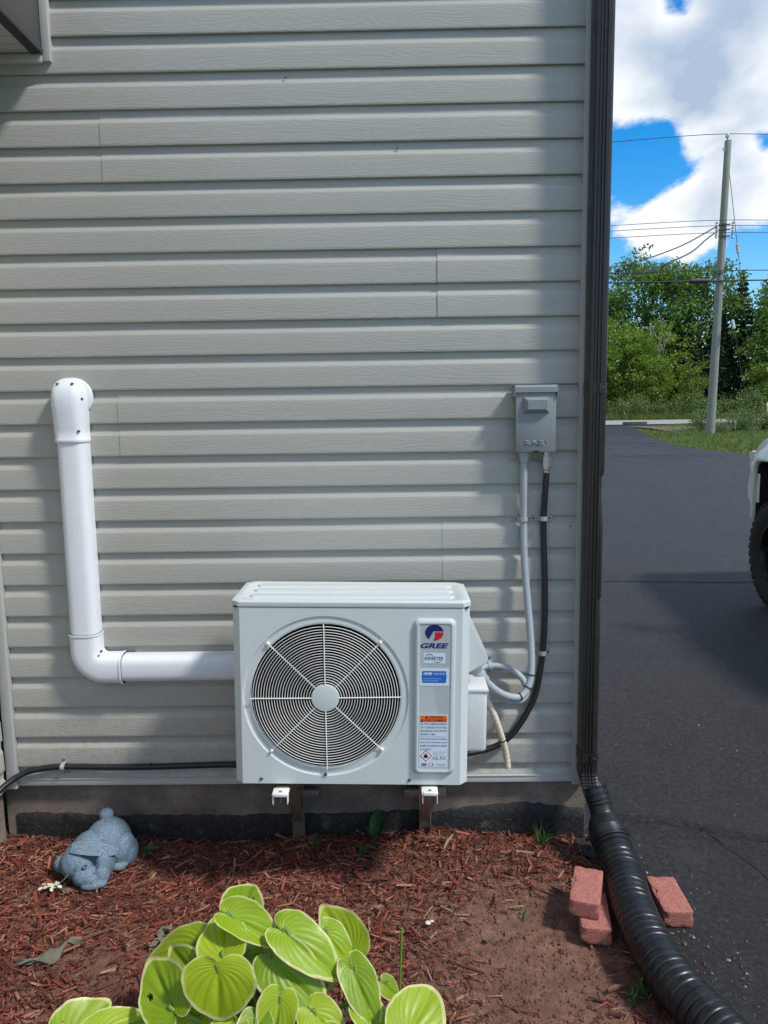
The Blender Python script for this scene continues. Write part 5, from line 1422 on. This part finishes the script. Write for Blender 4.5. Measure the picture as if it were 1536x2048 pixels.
tr(KB, M_LEAF_A, 'leafy_tree', 'leafy tree of the far row hidden just behind the house corner', 13.0, 63.0, .3, 1.05)
tr(KA, M_LEAF_A, 'leafy_tree', 'leafy tree of the far row hidden deeper behind the house', 8.0, 62.0, 1.6, 1.0)
tr(KA, M_LEAF_A, 'leafy_tree', 'leafy tree of the far row just beyond the right picture edge', 38.0, 63.0, 2.9, 1.0)
# solid dark understorey so that no sky shows through under the crowns
def understorey():
    rg = np.random.RandomState(9); n = 42000
    x = rg.uniform(-15, 60, n); y = rg.uniform(62, 70, n); hmax = 4.2+1.3*np.sin(x*.9)+.9*np.sin(x*2.3+1)
    z = .7+hmax*rg.uniform(0, 1, n)**.8
    V, F = cards(n, np.stack([x, y, z], 1), .34, rg, .3)
    tag(link('understorey', card_mesh('understorey', V, F), M_LEAF_A), 'dark tangled undergrowth beneath the far trees', 'undergrowth', kind='stuff')
understorey()
dt = thing('dead_tree', 'bare pale dead tree with forked branches among the leafy trees', 'tree', (21.0, 59.0, .5), G_T)
b = MB(); rng = random.Random(3)
b.tube([(0, 0, 0), (.1, 0, 4), (.15, 0, 6.6)], [.06, .05, .035], 7)
for i in range(16):
    a = rng.uniform(-1.1, 1.1); L_ = rng.uniform(.7, 2.1); z0 = rng.uniform(4.6, 6.5); dx = math.sin(a)*L_
    b.tube(smoothpath([(.13, 0, z0), (.13+dx*.55, -.2, z0+L_*.45), (.13+dx*.8, -.2, z0+L_*.95)], 4), [.026]*4+[.018]*4+[.008], 5)
b.build('branches', M_BARKP, dt, 60)
shr = [(17.0, 55.6, HA, M_LEAF_C, .85, 'pale flowering shrub by the road beside the downspout'), (18.4, 56.2, HA, M_LEAF_B, 1.0, 'yellow-green shrub on the far road edge'), (20.2, 56.0, HB, M_LEAF_C, 1.0, 'low grey-green shrub across the road'),
       (21.9, 56.3, HA, M_LEAF_A, .95, 'round green shrub across the road left of the pole'), (23.4, 56.0, HA, M_LEAF_C, 1.05, 'pale shrub across the road close to the pole'), (25.0, 56.4, HB, M_LEAF_A, 1.2, 'green shrub hidden behind the pole foot'),
       (26.9, 56.2, HA, M_LEAF_A, 1.2, 'large rounded shrub right of the pole'), (29.0, 56.3, HA, M_LEAF_C, 1.0, 'pale shrub behind the guy wires'), (30.8, 56.0, HB, M_DRYW, 1.3, 'brownish shrub above the parked truck')]
for i, (x, y, k, mt, s, lab) in enumerate(shr):
    plant('shrub', k, (M_BARK, mt), ('stem', 'foliage'), lab, 'shrub', (x, y, zg(y)-.05), i*1.1, s, 'shrubs along the far road edge')
for i, (x, y, k, mt, s, lab) in enumerate(((16.2, 37.5, HC, M_LEAF_C,  1.0, 'weedy shrub growing at the left of the pole foot'), (15.6, 34.4, HC, M_LEAF_C, .55, 'small weed bush touching the pole foot'), (17.7, 36.3, HC, M_LEAF_A, 1.0, 'low bush right of the pole foot'),
                                          (19.0, 37.0, HB, M_LEAF_A, .85, 'bush under the guy wires'), (20.3, 37.5, HC, M_DRYW, 1.1, 'dry weeds beside the bush under the guy wires'), (16.9, 35.4, HC, M_LEAF_A, .85, 'short green bush just behind the pole foot'))):
    plant('shrub', k, (M_BARK, mt), ('stem', 'foliage'), lab, 'shrub', (x, y, zg(y)-.05), i*1.7+.5, s, 'weedy bushes round the pole foot')
# culvert end, gravel in the ditch
kb = MB(); kb.box((0, 0, .12), (1.5, .35, .36), .03); tag(kb.build('culvert_end', simple('dark_concrete', (.07, .07, .07), .85), None, 30, (15.9, 48.05, .42), (0, 0, R(-8))), 'dark concrete culvert end at the far end of the driveway', 'culvert')
gv = MB(); rows = []
for i in range(12):
    x = 14.9 + i*.55; rows.append([(x, 38.6+.9*math.sin(i*.7), zg(38.6)+.0), (x, 42, zg(42)+.06), (x, 46.6+.4*math.sin(i), zg(46.6)+.01)])
gv.loft(rows, cap=False, closed=False); tag(gv.build('gravel_patch', M_GRAVEL, None, 60), kind='structure')
def grass_verge():
    rg = np.random.RandomState(6); n = 60000
    y = rg.uniform(0, 1, n)**1.0*29+19; xr = np.interp(y, RE_Y, RE_X); x = xr + rg.uniform(.02, 1, n)**1.3*10.5 - .06
    far = rg.uniform(0, 1, n) < .25
    y = np.where(far, rg.uniform(54.2, 57.5, n), y); x = np.where(far, rg.uniform(12, 38, n), x)
    gap = (y > 38) & (y < 46.6) & (rg.uniform(0, 1, n) < .72); x, y, far = x[~gap], y[~gap], far[~gap]; n = len(x)
    z = np.interp(y, [-400, 3, 33, 47, 48.5, 54, 56, 400], [0, 0, .32, .45, .52, .70, .72, 3.0])-.05
    edge = np.clip((x-np.interp(y, RE_Y, RE_X))/2.5, .25, 1)
    h = rg.uniform(.08, .24, n)*np.where(far, 3.0, edge+.25); a = rg.uniform(0, 2*PI, n); w = .022; lx, ly = rg.normal(0, .35, n)*h, rg.normal(0, .35, n)*h
    V = np.stack([np.stack([x-w*np.cos(a), y-w*np.sin(a), z], 1), np.stack([x+w*np.cos(a), y+w*np.sin(a), z], 1), np.stack([x+lx, y+ly, z+h], 1)], 1).reshape(-1, 3)
    F = (np.arange(n)*3)[:, None]+np.arange(3)[None]
    tag(link('grass', card_mesh('grass', V, F), M_GRASS), 'rough mown grass verge between the driveway and the road', 'grass', kind='stuff')
grass_verge()

# ------------------------------------------------------------------ parked pickup truck, nose pointing up the driveway
TX, TY = 4.28, 3.57                     # centre line, front axle
truck = thing('pickup_truck', 'white pickup truck with big black off-road wheels parked on the driveway', 'truck', (TX, TY, 0))
def section(y, hw, zb, zt, rs_=.10, rb_=.05, tumble=.03):
    """cross-section of the bodywork, rounded at shoulder and sill"""
    p = []
    for sx in (1, -1):
        q = []
        q += [(hw-.02-rb_, zb), (hw-.02, zb+rb_), (hw, zb+(zt-zb)*.45), (hw-.004, zb+(zt-zb)*.62)]
        for i in range(6):
            a = R(90*i/5); q.append((hw-tumble-rs_+rs_*math.cos(a), zt-rs_+rs_*math.sin(a)))
        q.append((hw*.5, zt+.012))
        if sx < 0: q = [(-x, z) for x, z in q[::-1]]
        p += q
    return [(x, y, z) for x, z in p]
def cut_arches(o, cutters):
    dg = None
    for c in cutters:
        md = o.modifiers.new('b', 'BOOLEAN'); md.operation = 'DIFFERENCE'; md.solver = 'EXACT'; md.object = c
    dg = bpy.context.evaluated_depsgraph_get(); me = bpy.data.meshes.new_from_object(o.evaluated_get(dg))
    o.modifiers.clear(); old = o.data; o.data = me; bpy.data.meshes.remove(old)
    for c in cutters: bpy.data.objects.remove(c)
    smooth(me, 30)
WB = 3.65
secs = [(.92, .60, .92, 1.30, .10), (.88, .78, .86, 1.38, .16), (.80, .88, .82, 1.43, .20), (.68, .945, .76, 1.48, .24), (.30, .955, .66, 1.52, .24), (-.20, .955, .60, 1.55, .22), (-.95, .955, .56, 1.57, .16), (-1.4, .955, .55, 1.57, .08), (-3.0, .95, .55, 1.55, .06), (-4.45, .95, .62, 1.55, .05), (-4.62, .93, .66, 1.54, .05)]
b = MB(); b.loft([section(y, hw, zb, zt, rr) for y, hw, zb, zt, rr in secs]); body = b.build('body', M_PAINT, truck, 30)
cuts = []
def cutter(yc, half, top, r=.10):
    c = MB(); p = [(yc-half, 0)] + [(yc-half+r-r*math.cos(R(90*i/6)), top-r+r*math.sin(R(90*i/6))) for i in range(7)] + [(yc+half-r+r*math.sin(R(90*i/6)), top-r+r*math.cos(R(90*i/6))) for i in range(7)] + [(yc+half, 0)]
    for sx in (-1, 1):
        c.loft([[(sx*.62, y, z) for y, z in p], [(sx*1.2, y, z) for y, z in p]])
    return c.build('cutter', M_BLKPL, truck)
cut_arches(body, [cutter(0, .56, 1.25), cutter(-WB, .56, 1.22), MB().box((0, -3.75, 1.45), (1.62, 1.62, .9)).build('cutter', M_BLKPL, truck)])
for sx, yc, top in ((-1, 0, 1.25), (1, 0, 1.25), (-1, -WB, 1.22), (1, -WB, 1.22)):
    f = MB(); hf = .56; r = .10; p = [(yc-hf, .62)] + [(yc-hf+r-r*math.cos(R(90*i/6)), top-r+r*math.sin(R(90*i/6))) for i in range(7)] + [(yc+hf-r+r*math.sin(R(90*i/6)), top-r+r*math.cos(R(90*i/6))) for i in range(7)] + [(yc+hf, .72)]
    ctr = Vector((0, yc, .8)); rows = []
    for y, z in p:
        v = (Vector((0, y, z))-ctr).normalized()
        rows.append([(sx*.935, y+v.y*.05, z+v.z*.05), (sx*.966, y+v.y*.03, z+v.z*.03), (sx*.966, y+v.y*.004, z+v.z*.004), (sx*.955, y-v.y*.006, z-v.z*.006), (sx*.90, y-v.y*.006, z-v.z*.006)])
    f.loft(rows, cap=False, closed=False); f.build('wheel_arch_trim', M_PAINT, truck, 40)
    wl = MB(); wl.loft([[(xx, (y-yc)*.985+yc, z-.012) for y, z in p] for xx in (sx*.64, sx*.935)], cap=False, closed=False); wl.face([(sx*.64, (y-yc)*.985+yc, z-.012) for y, z in p]); wl.build('wheel_well', M_BLKPL, truck, 40)
# cab
def cabsec(y, hw, zt, r=.09): return [(-hw*1.10, y, 1.55), (-hw, y, zt-r), (-hw+r*.6, y, zt-r*.25), (-hw+r*1.6, y, zt), (hw-r*1.6, y, zt), (hw-r*.6, y, zt-r*.25), (hw, y, zt-r), (hw*1.10, y, 1.55)]
b = MB(); b.loft([cabsec(y, hw, zt) for y, hw, zt in ((-.92, .80, 1.60), (-1.50, .77, 1.96), (-1.75, .76, 2.01), (-2.4, .76, 2.02), (-2.72, .76, 1.98), (-2.88, .80, 1.60))]); cab = b.build('cab', M_PAINT, truck, 30)
MB().loft([[(-.72, -1.045, 1.66), (.72, -1.045, 1.66), (.66, -1.46, 1.92), (-.66, -1.46, 1.92)], [(-.72, -1.03, 1.665), (.72, -1.03, 1.665), (.66, -1.445, 1.925), (-.66, -1.445, 1.925)]]).build('windscreen', M_GLASS, truck)
MB().loft([[(-.68, -2.885, 1.66), (.68, -2.885, 1.66), (.64, -2.78, 1.9), (-.64, -2.78, 1.9)], [(-.68, -2.865, 1.66), (.68, -2.865, 1.66), (.64, -2.76, 1.9), (-.64, -2.76, 1.9)]]).build('rear_window', M_GLASS, truck)
for sx in (-1, 1):
    for y0, y1, y2, y3 in ((-1.18, -1.76, -1.72, -1.52), (-1.84, -2.62, -2.50, -1.86)):
        q = [(y0, 1.63), (y1, 1.63), (y2, 1.89), (y3, 1.89)]
        MB().loft([[(sx*((.878 if z < 1.8 else .775)+e), y, z) for y, z in q] for e in (-.02, .006)]).build('side_window', M_GLASS, truck)
    for y in (-1.02, -1.80, -2.78): MB().box((sx*.951, y, 1.08), (.006, .010, .86)).build('door_seam', M_BLKPL, truck)
    for y in (-1.68, -2.60): MB().box((sx*.962, y, 1.38), (.03, .18, .035), .008).build('door_handle', M_PAINT, truck)
    mo = MB(); mo.box((sx*1.10, -1.18, 1.70), (.18, .10, .22), .03).box((sx*.97, -1.18, 1.62), (.12, .05, .05)); mo.build('mirror', M_BLKPL, truck)
    MB().box((sx*.70, .87, 1.24), (.34, .10, .16), .03, rot=(0, 0, -sx*.25)).build('headlight', M_LENS, truck)
    MB().box((sx*.90, -4.60, 1.25), (.10, .06, .36), .02).build('tail_light', M_REDLENS, truck)
MB().box((0, .91, 1.16), (1.05, .06, .34), .02).build('grille', M_BLKPL, truck)
# front bumper wraps round the corners
b = MB(); rows = []
for i in range(17):
    t = i/16*2-1; x = t*.965; y = 1.00 - .30*abs(t)**3.2
    if abs(t) > .9: x = math.copysign(.965, t); y = 1.00-.30 - (abs(t)-.9)*1.1
    rows.append([(x, y, .86), (x*1.012, y+.035, .90), (x*1.015, y+.045, 1.0), (x*1.008, y+.03, 1.10), (x, y-.01, 1.125), (x*.95, y-.06, 1.125), (x*.95, y-.06, .86)])
b.loft(rows); b.build('front_bumper', M_PAINT, truck, 40)
MB().box((0, .72, .80), (1.7, .20, .10), .03).build('air_dam', M_BLKPL, truck)
MB().box((0, -4.72, .82), (1.85, .20, .20), .03).build('rear_bumper', M_CHROME, truck)
MB().box((0, -1.9, .58), (1.3, 5.0, .16), .02).build('chassis', M_BLKPL, truck)
MB().box((0, -3.74, .86), (1.6, 1.64, .04)).build('bed_floor', M_BLKPL, truck)
# wheels
def tyre_mesh():
    b = MB(); prof = [(.285, -.105), (.32, -.130), (.40, -.148), (.440, -.138), (.455, -.115), (.460, -.06), (.460, .06), (.455, .115), (.440, .138), (.40, .148), (.32, .130), (.285, .105), (.285, -.105)]
    b.lathe(prof, (0, 0, 0), 'x', 64)
    for i in range(40):
        a = 2*PI*i/40
        for xo, da in ((-.105, 0), (-.035, .5), (.035, 0), (.105, .5)):
            aa = a+da*2*PI/40
            b.box((xo, .462*math.cos(aa), .462*math.sin(aa)), (.058, .050, .020), 0, rot=(aa-PI/2, 0, 0))
    return b.mesh('tyre', 30)
def rim_mesh():
    b = MB(); b.lathe([(.285, -.105), (.292, -.120), (.275, -.122), (.262, -.09), (.255, .02), (.285, .105)], (0, 0, 0), 'x', 48)
    b.lathe([(0, -.075), (.06, -.08), (.07, -.06), (.075, .0)], (0, 0, 0), 'x', 24)
    for i in range(8):
        a = 2*PI*i/8; b.box((-.070, .165*math.cos(a), .165*math.sin(a)), (.035, .21, .055), .008, rot=(a, 0, 0))
    b.lathe([(0, .01), (.26, .01)], (0, 0, 0), 'x', 32)
    return b.mesh('rim', 30)
TM, RM = tyre_mesh(), rim_mesh()
for sx in (-1, 1):
    for y in (0, -WB):
        w = bpy.data.objects.new('wheel', None); COL.objects.link(w); w.parent = truck; w.location = (sx*.885, y, .470); w.rotation_euler = (0, 0, 0 if sx < 0 else PI)
        link('tyre', TM, M_TYRE, w); link('rim', RM, M_RIM, w)
        for i in range(6):
            a = 2*PI*i/6; MB().disc((-.088, .045*math.cos(a), .045*math.sin(a)), .010, 'x', 6, .02).build('lug_nut', M_CHROME, w)
